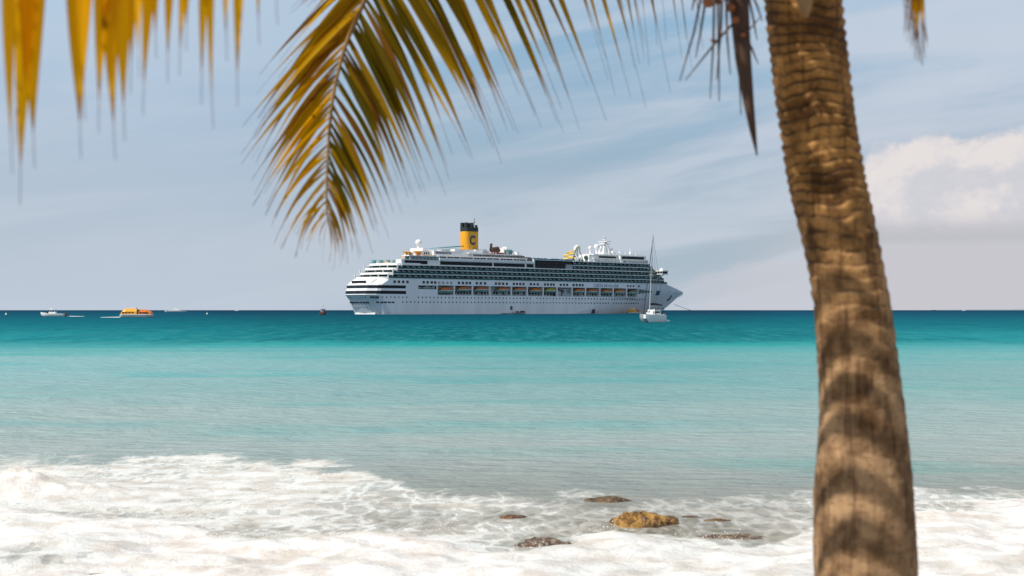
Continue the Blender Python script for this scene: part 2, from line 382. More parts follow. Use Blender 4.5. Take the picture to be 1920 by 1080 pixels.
me.materials.append(sm)
tag(link_obj('sea', me), 'turquoise sea deepening to blue, white surf washing in', None, None, 'structure')

# ------------------------------------------------------------------ sand: beach under the palm and sea bed
gx = np.concatenate([-np.geomspace(60, 16, 12), np.arange(-15.5, 15.6, .25), np.geomspace(16, 60, 12)])
gy = np.concatenate([np.geomspace(60, 6, 14) * -1, np.arange(-5.5, 32, .25), np.geomspace(33, 400, 24)])
GX, GY = np.meshgrid(gx, gy)
def sand_h(x, y):
    base = np.interp(y, [-60, 0, 6, 9, 12.4, 16, 20, 30, 80, 400], [1.8, .85, .72, .48, .05, -.14, -.30, -.95, -3.5, -9])
    return base + .10 * (fbm(x * .35, y * .35, 3, 70) - .5) + .05 * (fbm(x * 1.5, y * 1.5, 3, 71) - .5)
GZ = sand_h(GX, GY); b = MB(); n_, k_ = GX.shape
b.v = list(zip(GX.ravel().tolist(), GY.ravel().tolist(), GZ.ravel().tolist()))
b.f = [(i * k_ + j, i * k_ + j + 1, (i + 1) * k_ + j + 1, (i + 1) * k_ + j) for i in range(n_ - 1) for j in range(k_ - 1)]
b.m = [0] * len(b.f); b.sm = [True] * len(b.f)
sand = bpy.data.materials.new('coral_sand'); sand.use_nodes = True; q = G(sand.node_tree)
bs = sand.node_tree.nodes['Principled BSDF']; pos = q.n('ShaderNodeNewGeometry').outputs['Position']
c = q.mix(q.noise(pos, 3, 6, .6), (.27, .21, .14), (.42, .35, .26)); c = q.mix(q.ss(q.noise(pos, 90, 2), .3, .7), c, q.mix(1.0, c, (.8, .8, .8), 'MULTIPLY'))
yy = q.sep(pos)[1]; c = q.mix(q.ss(yy, 12.5, 15), c, (.52, .38, .25))
q.link(c, bs.inputs['Base Color']); bs.inputs['Roughness'].default_value = .85
bp = q.n('ShaderNodeBump'); bp.inputs['Distance'].default_value = .02; q.link(q.noise(pos, 22, 5), bp.inputs['Height']); q.link(bp.outputs[0], bs.inputs['Normal'])
tag(b.build('beach_sand', sand), 'pale coral sand of the beach and shallow sea bed', None, None, 'structure')

# ------------------------------------------------------------------ rocks in the surf
rock_m = bpy.data.materials.new('surf_rock'); rock_m.use_nodes = True; q = G(rock_m.node_tree)
bs = rock_m.node_tree.nodes['Principled BSDF']; oc = q.n('ShaderNodeTexCoord').outputs['Object']; oi = q.n('ShaderNodeObjectInfo').outputs['Color']
c = q.mix(q.ss(q.noise(oc, 7, 6, .65), .35, .65), (.10, .06, .035), (.34, .25, .16))
c = q.mix(.62, c, oi); c = q.mix(q.ss(q.noise(oc, 11, 6, .75), .42, .58), c, q.mix(1.0, c, (.30, .24, .2), 'MULTIPLY'))
q.link(c, bs.inputs['Base Color']); bs.inputs['Roughness'].default_value = .22
bp = q.n('ShaderNodeBump'); bp.inputs['Distance'].default_value = .05; bp.inputs['Strength'].default_value = 1; q.link(q.noise(oc, 12, 6, .7), bp.inputs['Height']); q.link(bp.outputs[0], bs.inputs['Normal'])
def rock(px, py, wpx, hpx, up, col, label, seed, name='rock'):
    Yw = CAM_H * FPX / (py + hpx * .5 - HOR); a = P(px, py, Yw); rx = wpx * .5 * Yw / FPX
    seg, rings = 30, 14; vs, fs = [], []; rs = random.Random(seed); ph = [rs.random() * 6.3 for _ in range(12)]
    for i in range(rings + 1):
        e = -math.pi / 2 + math.pi * i / rings
        for k in range(seg):
            t_ = 2 * math.pi * k / seg
            rr = 1 + .10 * math.sin(13 * t_ - 5 * e + ph[3]) + .16 * math.sin(3 * t_ + ph[0]) * math.cos(e) + .1 * math.sin(5 * t_ + 4 * e + ph[1]) + .08 * math.sin(9 * t_ + 3 * e + ph[2]) + .07 * rs.uniform(-1, 1)
            vs.append((rr * rx * math.cos(e) * math.cos(t_), rr * rx * .55 * math.cos(e) * math.sin(t_), rr * up * math.sin(e)))
    for i in range(rings):
        for k in range(seg): fs.append((i * seg + k, i * seg + (k + 1) % seg, (i + 1) * seg + (k + 1) % seg, (i + 1) * seg + k))
    m_ = MB(); m_.add(vs, fs, 0, True)
    o = m_.build(name, rock_m, None, (a.x, Yw + .1, .0 - .02)); o.color = (*col, 1)
    return tag(o, label, 'rock', 'rocks awash in the surf')
rock(1203, 972, 116, 30, .15, (.60, .31, .03), 'largest rock, golden brown with seaweed, standing out of the surf left of the palm', 1, 'seaweed_rock')
rock(1142, 936, 78, 10, .07, (.22, .14, .06), 'low dark brown rock farthest out, water breaking over its top', 2)
rock(958, 966, 58, 14, .05, (.30, .16, .08), 'small reddish brown rock awash at the edge of the lacy foam', 3)
rock(1015, 1020, 100, 20, .11, (.34, .26, .21), 'pale speckled rock covered by white foam nearest the beach', 4)
rock(1345, 972, 60, 14, .045, (.30, .19, .07), 'small tan rock between the golden rock and the palm trunk', 5)
rock(1372, 1000, 140, 18, .038, (.36, .24, .12), 'long flat sandy tan rock low in the wash beside the palm trunk', 6)
rock(1295, 968, 40, 8, .04, (.2, .14, .1), 'smallest dark rock just behind the golden seaweed rock', 7)

# ------------------------------------------------------------------ spray thrown up by the breaking wash
b = MB(); rs_ = random.Random(9); OCT = [(1, 0, 0), (-1, 0, 0), (0, 1, 0), (0, -1, 0), (0, 0, 1), (0, 0, -1)]
OF = [(0, 2, 4), (2, 1, 4), (1, 3, 4), (3, 0, 4), (2, 0, 5), (1, 2, 5), (3, 1, 5), (0, 3, 5)]
spots_ = np.argwhere((lip * spk * 1.1 + crest * spk * 1.6 * (Y < 30)) > .055); pick = [spots_[rs_.randrange(len(spots_))] for _ in range(260)]
for (i_, j_) in pick:
    x0_, y0_, z0_ = X[i_, j_], Y[i_, j_], Z[i_, j_]
    if abs(x0_) > 11: continue
    for _ in range(rs_.randrange(3, 14)):
        r_ = rs_.uniform(.002, .0065) * (1.4 if rs_.random() < .1 else 1); a_, h_ = rs_.gauss(0, .09), abs(rs_.gauss(0, .055))
        c_ = (x0_ + a_, y0_ + rs_.gauss(0, .06), z0_ + .01 + h_); b.add([(c_[0] + r_ * o_[0], c_[1] + r_ * o_[1], c_[2] + r_ * o_[2]) for o_ in OCT], OF, 0, True)
tag(b.build('sea_spray', mat('spray_white', (.93, .93, .92), .4, .02, 1)), 'white droplets of spray over the breaking wash', None, None, 'stuff')

# ------------------------------------------------------------------ far coast on the horizon
b = MB(); pts = []
for i in range(41):
    x = lerp(7200, 11400, i / 40); h = 6 + 26 * math.sin(math.pi * i / 40) * (.5 + .5 * abs(math.sin(i * 1.3))) * .6
    pts.append((x, h))
vs = [(x, 24000, -5) for x, h in pts] + [(x, 24300, h) for x, h in pts] + [(x, 25000, -5) for x, h in pts]
b.add(vs, [(i, i + 1, i + 42, i + 41) for i in range(40)] + [(i + 41, i + 42, i + 83, i + 82) for i in range(40)], 0, True)
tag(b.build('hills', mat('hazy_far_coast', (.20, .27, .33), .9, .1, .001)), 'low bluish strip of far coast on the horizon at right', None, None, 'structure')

# ================================================================== CRUISE SHIP
TH = R(45); YC = 795.0; XC = (712 - 960) / FPX * YC; HB = 14.5; SL = 290.0
ship = empty('cruise_ship', (XC - HB * math.sin(TH), YC + HB * math.cos(TH), 0), TH)
tag(ship, 'huge white cruise ship with yellow funnel lying at anchor offshore', 'cruise ship')
def SP(px, py, v=0.0):                  # photo pixel on the lengthwise plane v metres in from the starboard side -> (s, z)
    rx, ry, rz = cam_ray(px, py); k = rx / ry
    ox, oy = XC - v * math.sin(TH), YC + v * math.cos(TH)
    s = (k * oy - ox) / (math.cos(TH) - k * math.sin(TH))
    return s, CAM_H + rz / ry * (oy + s * math.sin(TH))
def S(px, v=0.0): return SP(px, 540, v)[0]
def part(mb, name, mats, label=None, kind=None, parent=ship):
    o = mb.build(name, mats, parent); return tag(o, label, None, None, kind)
ZA, ZB, ZT, PIT = 11.1, 16.8, 20.15, 2.65
S_TIP, Z_TIP = 290.0, 15.1
def hb_top(s): return HB * (1 - max(0, (s - 205) / (S_TIP + .5 - 205)) ** 2.3) if s < S_TIP else .05
def ztop(s): return ZT if s < 260 else lerp(ZT, Z_TIP, (s - 260) / (S_TIP - 260))
def stem(z): return lerp(262, S_TIP, max(0, min(1, z / Z_TIP)) ** .9) if z > 0 else 262
def hbeam(s, z):
    f = max(0, min(1, z / ztop(s))); st_ = stem(z)
    s1 = lerp(165, 205, f); p = lerp(1.2, 2.3, f)
    if s <= s1: return HB
    return max(.02, HB * (1 - min(1, (s - s1) / (st_ - s1)) ** p))
BAY0, BAY1 = S(819), S(1195)
sta = sorted(set([10, 14, 20, 30, 45] + [BAY0] + list(np.linspace(BAY0 + 8, BAY1 - 8, 16)) + [BAY1] + list(np.linspace(BAY1 + 4, 289, 30))))
def level(z, tp=False):
    if z < ZA - .1:       # raked transom and rounded quarters
        r = lerp(1.5, -5.5, z / ZA); q_ = z / ZA
        near_ = [(r, 8.6), (r + .5, 9.4), (lerp(4.0, -1.5, q_), 13.2), (lerp(8.5, .2, q_), HB)]
    else:
        r = interp(z, [ZA, ZB, ZT], [-5.5, -4.0, 2.0])
        near_ = [(r - 1.0, 8.6 if z < ZB + 1 else 10), (r - .6, 9.4), (r + 3.2, 13.6), (r + 5.2, HB)]
    pts = [(near_[0][0] - .6, 0)] + near_
    for s in sta:
        pts.append((s, None))
    return pts
zs_l = [-3.5, 0, 2.6, 5.5, 8.2, ZA, 14.0, ZB, 18.5, 1e9]
hull = MB(); rows = []
for z in zs_l:
    row = []
    zz = min(z, ZT)
    for (s, hb) in level(max(zz, 0)):
        if hb is None:
            st_ = stem(max(0, zz)); s_ = s
            if s > 230:   # squeeze the forward stations onto the raked stem
                s_ = 230 + (s - 230) * (st_ - 230) / (289 - 230)
            zt = ztop(s_); z2 = zz if zz <= ZA else ZA + (zz - ZA) * (zt - ZA) / (ZT - ZA)
            if z > 1e8: z2 = zt
            row.append((s_, hbeam(s_, z2), z2))
        else: row.append((s, hb, zz))
    rows.append(row)
NC = len(rows[0])
for sd in (-1, 1):
    vs = [(s, sd * h, z) for row in rows for (s, h, z) in row]; fs = []
    for i in range(len(rows) - 1):
        for j in range(NC - 1):
            inbay = BAY0 - .1 <= rows[5][j][0] and rows[5][j + 1][0] <= BAY1 + .1 and 5 <= i <= 6
            if inbay: continue
            a = (i * NC + j, i * NC + j + 1, (i + 1) * NC + j + 1, (i + 1) * NC + j)
            fs.append(a if sd < 0 else a[::-1])
    hull.add(vs, fs, 0, False)
tp = rows[-1]
vs = [(s, -h, z) for s, h, z in tp] + [(s, h, z) for s, h, z in tp]
hull.add(vs, [(j, j + 1, NC + j + 1, NC + j) for j in range(NC - 1)], 0)
part(hull, 'hull', [HULLW])
b = MB(); z_ = .06
b.box(4, 255, -HB + 1.5, HB - 1.5, -3.2, 0.0)
part(b, 'bilge', [DGREY])
b = MB()
for sd in (-1, 1):
    n0, n1 = sorted((sd * (HB - 4.2), sd * (HB - 4.0)))
    b.box(BAY0, BAY1, n0, n1, ZA, ZB, 0)
    n0, n1 = sorted((sd * (HB - 4.0), sd * (HB - .05)))
    b.box(BAY0, BAY1, n0, n1, ZA - .25, ZA, 1); b.box(BAY0, BAY1, n0, n1, ZB, ZB + .2, 1)
    for e in (BAY0, BAY1 - .2): b.box(e, e + .2, n0, n1, ZA, ZB, 1)
    for px in np.arange(824, 1190, 5.6):          # doors and windows along the promenade wall
        s = S(px, 4); m0, m1 = sorted((sd * (HB - 4.0), sd * (HB - 3.94)))
        if random.random() < .75: b.box(s - .7, s + .7, m0, m1, ZA + .9, ZA + 2.6, 2)
part(b, 'promenade_deck', [mat('promenade_wall_paint', (.40, .43, .44), .5, .2, .2), HULLW, GLASS_RECESS])
b = MB()
for sd in (-1, 1):
    for px in (850.8, 885, 917.5, 958, 987.5, 1017.5, 1043.5, 1071.7, 1096.9, 1123.8, 1148.8, 1174):
        s = S(px); b.box(s - .5, s + .5, *sorted((sd * (HB - .9), sd * (HB - .06))), ZA, ZB)
part(b, 'davit', [WHITE], kind='stuff')
# crane and winch gear in the boatless bay, gear and painted-on dark of the mooring openings
b = MB()
for (a0, a1, z0, z1) in ((1046, 1052, 11.3, 14.4), (1055, 1069, 11.2, 13.2), (1058, 1062, 13.2, 16), (1050, 1066, 15.4, 15.9)):
    b.box(S(a0), S(a1), -HB + .8, -HB + 2.5, z0, z1, 0)
for (a0, a1, z0, z1) in ((1198, 1229, 13.2, 16.4),):  # flat dark panels drawn as the shade inside the forward opening
    sa, sb = S(a0), S(a1)
    for i in range(10):
        s0 = lerp(sa, sb, i / 10); s1 = lerp(sa, sb, (i + .82) / 10); h_ = min(hbeam(s0, 14), hbeam(s1, 14))
        b.add([(s0, -hbeam(s0, z0 + .2 + i * .12) - .05, z0 + .2 + i * .12), (s1, -hbeam(s1, z0 + .2 + i * .12) - .05, z0 + .2 + i * .12), (s1, -hbeam(s1, z1 - .1 * i) - .05, z1 - .12 * i), (s0, -hbeam(s0, z1 - .1 * i) - .05, z1 - .12 * i)], [(0, 1, 2, 3)], 1 if i % 2 else 2)
b.box(S(783), S(817), -HB - .03, -HB + .3, 14.5, 16.6, 1)  # dark panel on the hull, standing in for a shaded recess
for i in range(9):
    s0 = lerp(S(784), S(815), i / 9); b.box(s0, s0 + random.uniform(.8, 2.0), -HB - .12, -HB - .03, 14.8, 14.8 + random.uniform(.6, 1.5), random.choice((0, 2, 2)))
part(b, 'mooring_gear_and_shade', [GREYP, GLASS_RECESS, mat('greenish_gear_paint', (.22, .30, .28), .6, .3, .5)], kind='stuff')
# window bands aft, wrapping from the side round the stern
def band(name, z0, z1, px_end, mt, off=.06):
    m_ = MB(); ring = []
    for z in (z0, z1):
        pts_ = level(z)[:5]; r = [(s, h) for s, h in pts_]
        ring.append([(s - off, h + off, z) for s, h in r] + [(S(px_end), HB + off, z)])
    for sd in (-1, 1):
        n_ = len(ring[0]); vs_ = [(s, sd * h, z) for rr in ring for s, h, z in rr]
        m_.add(vs_, [((j, j + 1, n_ + j + 1, n_ + j) if sd < 0 else (n_ + j, n_ + j + 1, j + 1, j)) for j in range(n_ - 1)])
    return part(m_, name, [mt])
band('window_band', 11.55, 13.3, 760, GLASS_RECESS); band('window_band', 14.75, 16.4, 759.5, GLASS_RECESS)
def bpart(name, m_, *box_):
    b_ = MB(); b_.box(*box_); return part(b_, name, m_)
for k in range(6): y0 = lerp(-7.8, 6.6, k / 5); bpart('stern_window', [GLASS_RECESS], -3.5, -2.4, y0, y0 + 2.0, 6.3, 7.1)
for k in range(8): y0 = lerp(-7.8, 7.2, k / 7); bpart('stern_porthole', [GLASS_RECESS], -5.3, -4.4, y0, y0 + .6, 9.4, 9.9)
for k in range(5): y0 = lerp(-6, 4, k / 4); bpart('stern_window', [GLASS_RECESS], -4.3, -3.4, y0, y0 + 1.9, 17.7, 19.0)
for px in (706, 714, 721, 728, 735): s = S(px); bpart('mooring_slot', [GLASS_RECESS], s - .9, s + 1.3, -HB - .03, -HB + .02, 6.4, 7.2)
for px in (693.5, 702.5): s = S(px); bpart('mooring_slot', [GLASS_RECESS], s + 1.2, s + 3.0, -HB + .6, -HB + 2.2, 9.2, 10.1)
# cabin windows in groups: each a piece of its own
wm = MB(); wm.box(-.85, .85, -.10, .05, -.72, .72, 0); wm.box(-.06, .06, -.13, -.10, -.72, .72, 1)
wme = wm.mesh('window', [GLASS_RECESS, GREYP])
for px in (738.5, 746.5, 754.5, 762.5, 793, 800.3, 808, 814.5, 859, 866.5, 873.5, 879.8, 892.5, 900, 908, 928.5, 935, 942, 949, 962, 968, 974, 980, 994, 1000.3, 1006.7,
           1020.5, 1026, 1032, 1037, 1050, 1056, 1062, 1074, 1079.8, 1085.6, 1091, 1175.8, 1181, 1186.7, 1197):
    o = link_obj('window', wme, ship, (S(px), -HB, 18.45))
    if px > 1170: o.scale = (.7, 1, .75)
w2 = MB(); w2.box(-.9, .9, -.05, .05, -.72, .72); wme2 = w2.mesh('shuttered_window', [GREYP])
for px in (822, 829.5, 837.3, 844.7): link_obj('shuttered_window', wme2, ship, (S(px), -HB, 18.35))
pm = MB(); n_ = 10; pm.add([(.42 * math.cos(2 * math.pi * k / n_), -.06, .46 * math.sin(2 * math.pi * k / n_)) for k in range(n_)] + [(.42 * math.cos(2 * math.pi * k / n_), .04, .46 * math.sin(2 * math.pi * k / n_)) for k in range(n_)],
    [tuple(range(n_))] + [(k, k + n_, (k + 1) % n_ + n_, (k + 1) % n_) for k in range(n_)])
pme = pm.mesh('porthole', [GLASS_RECESS])
def ph(s, z):
    h = hbeam(s, z); o = link_obj('porthole', pme, ship, (s, -h - (.0 if s < 160 else .22), z)); a = math.atan2(hbeam(s + 1, z) - h, 1); o.rotation_euler = (0, 0, -a)
s = S(716); i = 0
while s < S(1218):
    if not (S(766) < s < S(776)) and not (S(996) < s < S(1001)): ph(s, 9.7)
    if s > S(747) and not (S(1142) < s < S(1147)) and s < S(1208): ph(s, 7.0)
    s += 2.96; i += 1
# doors, tender platforms, bow window, anchor, name
b = MB(); b.box(S(955), S(959.5), -HB - .05, -HB + .1, 2.6, 4.8); part(b, 'side_door', [DGREY])
b = MB(); b.box(S(1109.5), S(1114.5), -HB - .05, -HB + .1, .4, 3.0); part(b, 'side_door', [mat('dark_purple_door', (.05, .02, .07), .5)])
b = MB(); s0, s1 = S(1230.5, 4), S(1239.5, 4)
b.add([(s0, -hbeam(s0, 12.6) - .12, 12.6), (s1, -hbeam(s1, 12.6) - .12, 12.6), (s1, -hbeam(s1, 15.6) - .12, 15.6), (s0, -hbeam(s0, 15.6) - .12, 15.6)], [(0, 1, 2, 3)])
part(b, 'bow_window', [BLUEP])
b = MB(); s0 = S(1254, 11)
for k in range(2):
    b.tube([(s0 - 1, -hbeam(s0 - 1, 9.6) - .3, 9.2), (s0 + 1.6, -hbeam(s0 + 1.6, 12.5) - .3, 12.6)], .42, 6)
b.tube([(s0 - 2.4, -hbeam(s0 - 2.4, 9.8) - .3, 10.0), (s0 - 1, -hbeam(s0 - 1, 9.2) - .4, 9.2), (s0 + .6, -hbeam(s0 + .6, 9.3) - .3, 9.6)], .34, 6)
part(b, 'anchor', [DGREY])
ft = bpy.data.curves.new('ship_name', 'FONT'); ft.body = 'COSTA FAVOLOSA'; ft.size = 3.0; ft.extrude = .04; ft.space_character = 1.12
ft.align_x = 'CENTER'; ft.align_y = 'CENTER'; ft.materials.append(NAMEB)
ft2 = bpy.data.curves.new('stern_name', 'FONT'); ft2.body = 'COSTA FAVOLOSA'; ft2.size = 1.15; ft2.extrude = .02; ft2.align_x = 'CENTER'; ft2.materials.append(GREYP)
# ---- balcony decks
def aft(z): return interp(z, [19.5, 20.2, 22.8, 25.5, 28.1, 31], [1.0, 3.5, 6.8, 10.2, 13.5, 16])
FW = [S(1250, 5), S(1244, 4), S(1238, 3), S(1232, 2), S(1224, 1), S(1218, 1)]
def outline(z, k, inset, s_aft=None):
    a = aft(z) if s_aft is None else s_aft
    fwd = interp(k, range(6), FW); 
    pts_ = [(a + inset - 1.2, 8.0 - inset), (a + inset + 1.6, 12.6 - inset), (a + inset + 3.2, HB - inset)] if s_aft is None else [(a + inset, HB - inset)]
    body_ = []
    for s in np.linspace(a + 6, fwd - inset, 34): body_.append((s, max(1.0, min(HB, hb_top(s) + .25) - inset)))
    front = [(fwd - inset + 1.2, max(.6, body_[-1][1] * .55))]
    near_ = pts_ + body_ + front
    return [(s, -h) for s, h in near_] + [(s, h) for s, h in near_[::-1]]
MID = S(1074)
for k in range(5):
    z0 = ZT + PIT * k; sa = None if k < 3 else MID
    b = MB(); b.prism(outline(z0, k, 0, sa), z0 - .1, z0 + .38); part(b, 'deck_slab', [SLAB])
    b = MB(); b.prism(outline(z0, k, 1.5, sa), z0 + .38, z0 + PIT - .1); part(b, 'cabin_front', [CABIN])
    b = MB(); ol = outline(z0, k, .08, sa); nl = len(ol)
    for i in range(nl):
        (x0, y0), (x1, y1) = ol[i], ol[(i + 1) % nl]
        if sa is not None and i == nl - 1: continue
        b.add([(x0, y0, z0 + .38), (x1, y1, z0 + .38), (x1, y1, z0 + 1.35), (x0, y0, z0 + 1.35)], [(0, 1, 2, 3)])
    part(b, 'balustrade', [TEALGL])
    b = MB(); rr = random.Random(k); s = (aft(z0) + 6 if sa is None else sa + 1.5); s_end = interp(k, range(6), FW) - 1.5
    while s < s_end:
        h = min(HB, hb_top(s) + .25)
        for sd in (-1, 1):
            b.box(s - .07, s + .07, *sorted((sd * (h - 1.48), sd * (h - .25))), z0 + .38, z0 + PIT - .1)
            if rr.random() < .8: b.box(s + .6, s + 1.5 + rr.random() * .9, *sorted((sd * (h - 1.3), sd * (h - .7))), z0 + 1.1, z0 + 1.75)
        s += 4.15
    part(b, 'balcony_divider', [DIVID], kind='stuff')
    if k < 3:                                    # white parapets and pillars of the stern terraces
        b = MB(); a = aft(z0)
        pl_ = [(a - .9 - 1.2, 8.0), (a + .7, 12.6), (a + 2.6, HB)]
        full = [(x, -y) for x, y in pl_[::-1]] + [(x, y) for x, y in pl_]
        for i in range(len(full) - 1):
            (x0, y0), (x1, y1) = full[i], full[i + 1]
            b.add([(x0 - .15, y0, z0 - .5), (x1 - .15, y1, z0 - .5), (x1 - .15, y1, z0 + 1.05), (x0 - .15, y0, z0 + 1.05),
                   (x0 + .2, y0, z0 - .5), (x1 + .2, y1, z0 - .5), (x1 + .2, y1, z0 + 1.05), (x0 + .2, y0, z0 + 1.05)],
                  [(0, 1, 2, 3), (5, 4, 7, 6), (3, 2, 6, 7), (4, 5, 1, 0)])
        for yy in (-HB + .3, -9, -2, 5, 12): b.box(a - .6 + (2.8 if abs(yy) > 12 else 0), a + (3.1 if abs(yy) > 12 else .2), yy - .2, yy + .2, z0 + 1.0, z0 + PIT)
        b.prism([(a - 1.2, -8), (a + 1.6, -12.5), (a + 6, -12.5), (a + 6, 12.5), (a + 1.6, 12.5), (a - 1.2, 8)], z0 + PIT - .35, z0 + PIT - .1)
        part(b, 'stern_parapet', [WHITE])
# top slabs
Z3 = ZT + 3 * PIT; Z5 = ZT + 5 * PIT
b = MB(); ol = outline(Z3, 3, -.05); b.prism(ol, Z3 - .1, Z3 + .45); part(b, 'deck_slab', [WHITE])
b = MB(); ol = outline(Z5, 5, .0, MID); b.prism(ol, Z5 - .1, Z5 + .4); part(b, 'deck_slab', [SLAB])
def text_part(cu, name, parent, loc, rot, scale):
    t_ = bpy.data.objects.new('tmp', cu); me_ = bpy.data.meshes.new_from_object(t_); bpy.data.objects.remove(t_)
    o_ = link_obj(name, me_, parent, loc, rot); o_.scale = scale; return o_
def sbox(mb, pa, pb, z0, z1, v, mt=0, v1=None):
    y0 = -HB + v; y1 = HB - v if v1 is None else -HB + v1
    mb.box(S(pa, v), S(pb, v), y0, y1, z0, z1, mt)
text_part(ft, 'ship_name', ship, (S(1135), -HB - .06, 18.2), (R(90), 0, 0), (.88, .9, 1))
text_part(ft2, 'stern_name', ship, (-3.55, 0, 4.3), (R(90), 0, R(-90)), (1, 1, 1))
# aft pool deck
b = MB(); a_ = aft(Z3); full = [(a_ + 2.6, -HB), (a_ + .7, -12.6), (a_ - 2.1, -8), (a_ - 2.1, 8), (a_ + .7, 12.6), (a_ + 2.6, HB)]
full = [(30, -HB)] + full + [(30, HB)]
for i in range(len(full) - 1):
    (x0, y0), (x1, y1) = full[i], full[i + 1]; dy_ = .15 if i == 0 else 0
    b.add([(x0 - .1, y0 + dy_, Z3 - .3), (x1 - .1, y1 + dy_, Z3 - .3), (x1 - .1, y1 + dy_, Z3 + 1.2), (x0 - .1, y0 + dy_, Z3 + 1.2), (x0 + .2, y0 + dy_ + .2, Z3 - .3), (x1 + .2, y1 + dy_ + .2, Z3 - .3), (x1 + .2, y1 + dy_ + .2, Z3 + 1.2), (x0 + .2, y0 + dy_ + .2, Z3 + 1.2)], [(0, 1, 2, 3), (5, 4, 7, 6), (3, 2, 6, 7)])
part(b, 'aft_bulwark', [WHITE])
b = MB(); rr = random.Random(3)
for i in range(46):
    s = rr.uniform(15, 27); y_ = rr.uniform(-11, 13); b.box(s, s + rr.uniform(.6, 1.8), y_, y_ + rr.uniform(.6, 2.2), Z3 + .45, Z3 + rr.uniform(1.2, 2.4), rr.randrange(3))
for i in range(6): b.tube([(17 + i * 1.8, 12 - i * 4.2, Z3 + .4), (17 + i * 1.8, 12 - i * 4.2, Z3 + 3.0), (17 + i * 1.8, 12 - i * 4.2, Z3 + 3.5)], [.1, 1.7, .1], 8, 1)
b.box(24, 30, -8, 13, Z3 + .45, Z3 + 3.2, 0)
part(b, 'aft_pool_deck', [PEACH, TEALP, REDP], kind='stuff')
# windowed deck above the balconies
b = MB(); sbox(b, 751, 822, Z3 + .45, 31.3, .6, 0, 5.6); b.box(S(819, .6), S(1001, .6), -HB + .62, HB - .62, Z3 + .45, 31.3); part(b, 'upper_deck_wall', [WHITE])
for a0, a1 in ((757, 800), (824, 921.5), (924, 982.5), (986, 1000)):
    b = MB()
    for sd in ((-1, 1) if a0 > 810 else (-1,)): b.box(S(a0, .6), S(a1, .6), *sorted((sd * (HB - .6), sd * (HB - .52))), Z3 + .75, 30.9)
    part(b, 'window_band', [GLASS_RECESS])
b = MB(); sbox(b, 823, 998, 31.3, 32.9, .2); part(b, 'promenade_parapet', [WHITE])
b = MB(); sbox(b, 828, 1000, 32.9, 33.8, 3.2); part(b, 'window_band', [GLASS_RECESS])
b = MB(); sbox(b, 820, 1003, 33.8, 34.25, 2.4); part(b, 'sun_deck', [WHITE])
b = MB()
for i in range(26):
    px = lerp(835, 990, i / 25); s = S(px, 3); b.box(s, s + .7, -HB + 2.5, -HB + 3.1, 32.9, 33.5 + .3 * random.random(), i % 4)
part(b, 'lounger_row', [WHITE, REDP, GREYP, BLUEP], kind='stuff')
# glazed screens amidships-aft
b = MB(); sbox(b, 768, 822, 31.3, 33.4, 1.4, 0, 6); part(b, 'glass_screen', [TEALGL])
b = MB()
for px in np.arange(767, 822, 2.6): s = S(px, 1.3); b.box(s, s + .22, -HB + 1.2, -HB + 1.4, 31.3, 33.5)
sbox(b, 766, 824, 33.4, 33.8, 1.1, 0, 8); part(b, 'screen_frame', [WHITE])
# aft house with bars, canopies and the radome
b = MB()
b.box(S(752, 22), S(812, 3.5), -HB + 3.5, -HB + 22, 31.3, 34.4, 0); b.box(S(757, 21), S(808, 6), -HB + 6, -HB + 21, 34.4, 37.0, 1); b.box(S(768, 20), S(800, 9), -HB + 9, -HB + 20, 37.0, 38.8, 1)
for k_ in range(5): b.box(S(752, 22) - .1, S(752, 22), -9.6 + 3.6 * k_, -7.6 + 3.6 * k_, 32.0, 33.4, 2); b.box(S(757, 21) - .1, S(757, 21), -6.6 + 2.5 * k_, -5.2 + 2.5 * k_, 35.0, 36.2, 2)
part(b, 'aft_house', [PEACH, WHITE, GREYP])
b = MB()
for px in (799, 803, 807): s = S(px, 3.4); b.box(s, s + .8, -HB + 5.9, -HB + 6.0, 34.9, 36.1)
part(b, 'aft_house_window', [GLASS_RECESS], kind='stuff')
b = MB(); b.box(S(750, 16), S(750, 16) + 8, -HB + 3, -HB + 16, 33.6, 33.95); part(b, 'terrace_canopy', [REDP])
for px, v in ((761, 16), (781, 8)):
    s = S(px, v); b = MB(); cyy = -HB + v
    b.tube([(s, cyy, 34.2), (s, cyy, 35.6), (s, cyy, 36.2), (s, cyy, 36.6)], [.3, 1.0, 2.4, 2.5], 14); part(b, 'parasol', [YEL])
def radome(px, py, rpx, v, base):
    s, z = SP(px, py, v); sc_ = (YC + s * math.sin(TH)) / FPX; r = rpx * sc_; b = MB(); cy_ = -HB + v
    b.ball((s, cy_, z), r, 18, 12); b.tube([(s, cy_, base), (s, cy_, z - r * .8)], [r * .45, r * .4], 10); part(b, 'radome', [WHITE])
radome(783.3, 455, 6.2, HB, 39)
radome(1105.3, 465, 3.7, 10, 38); radome(1117.3, 462.8, 5.2, 12, 38); radome(1146, 468, 2.5, 12, 39)
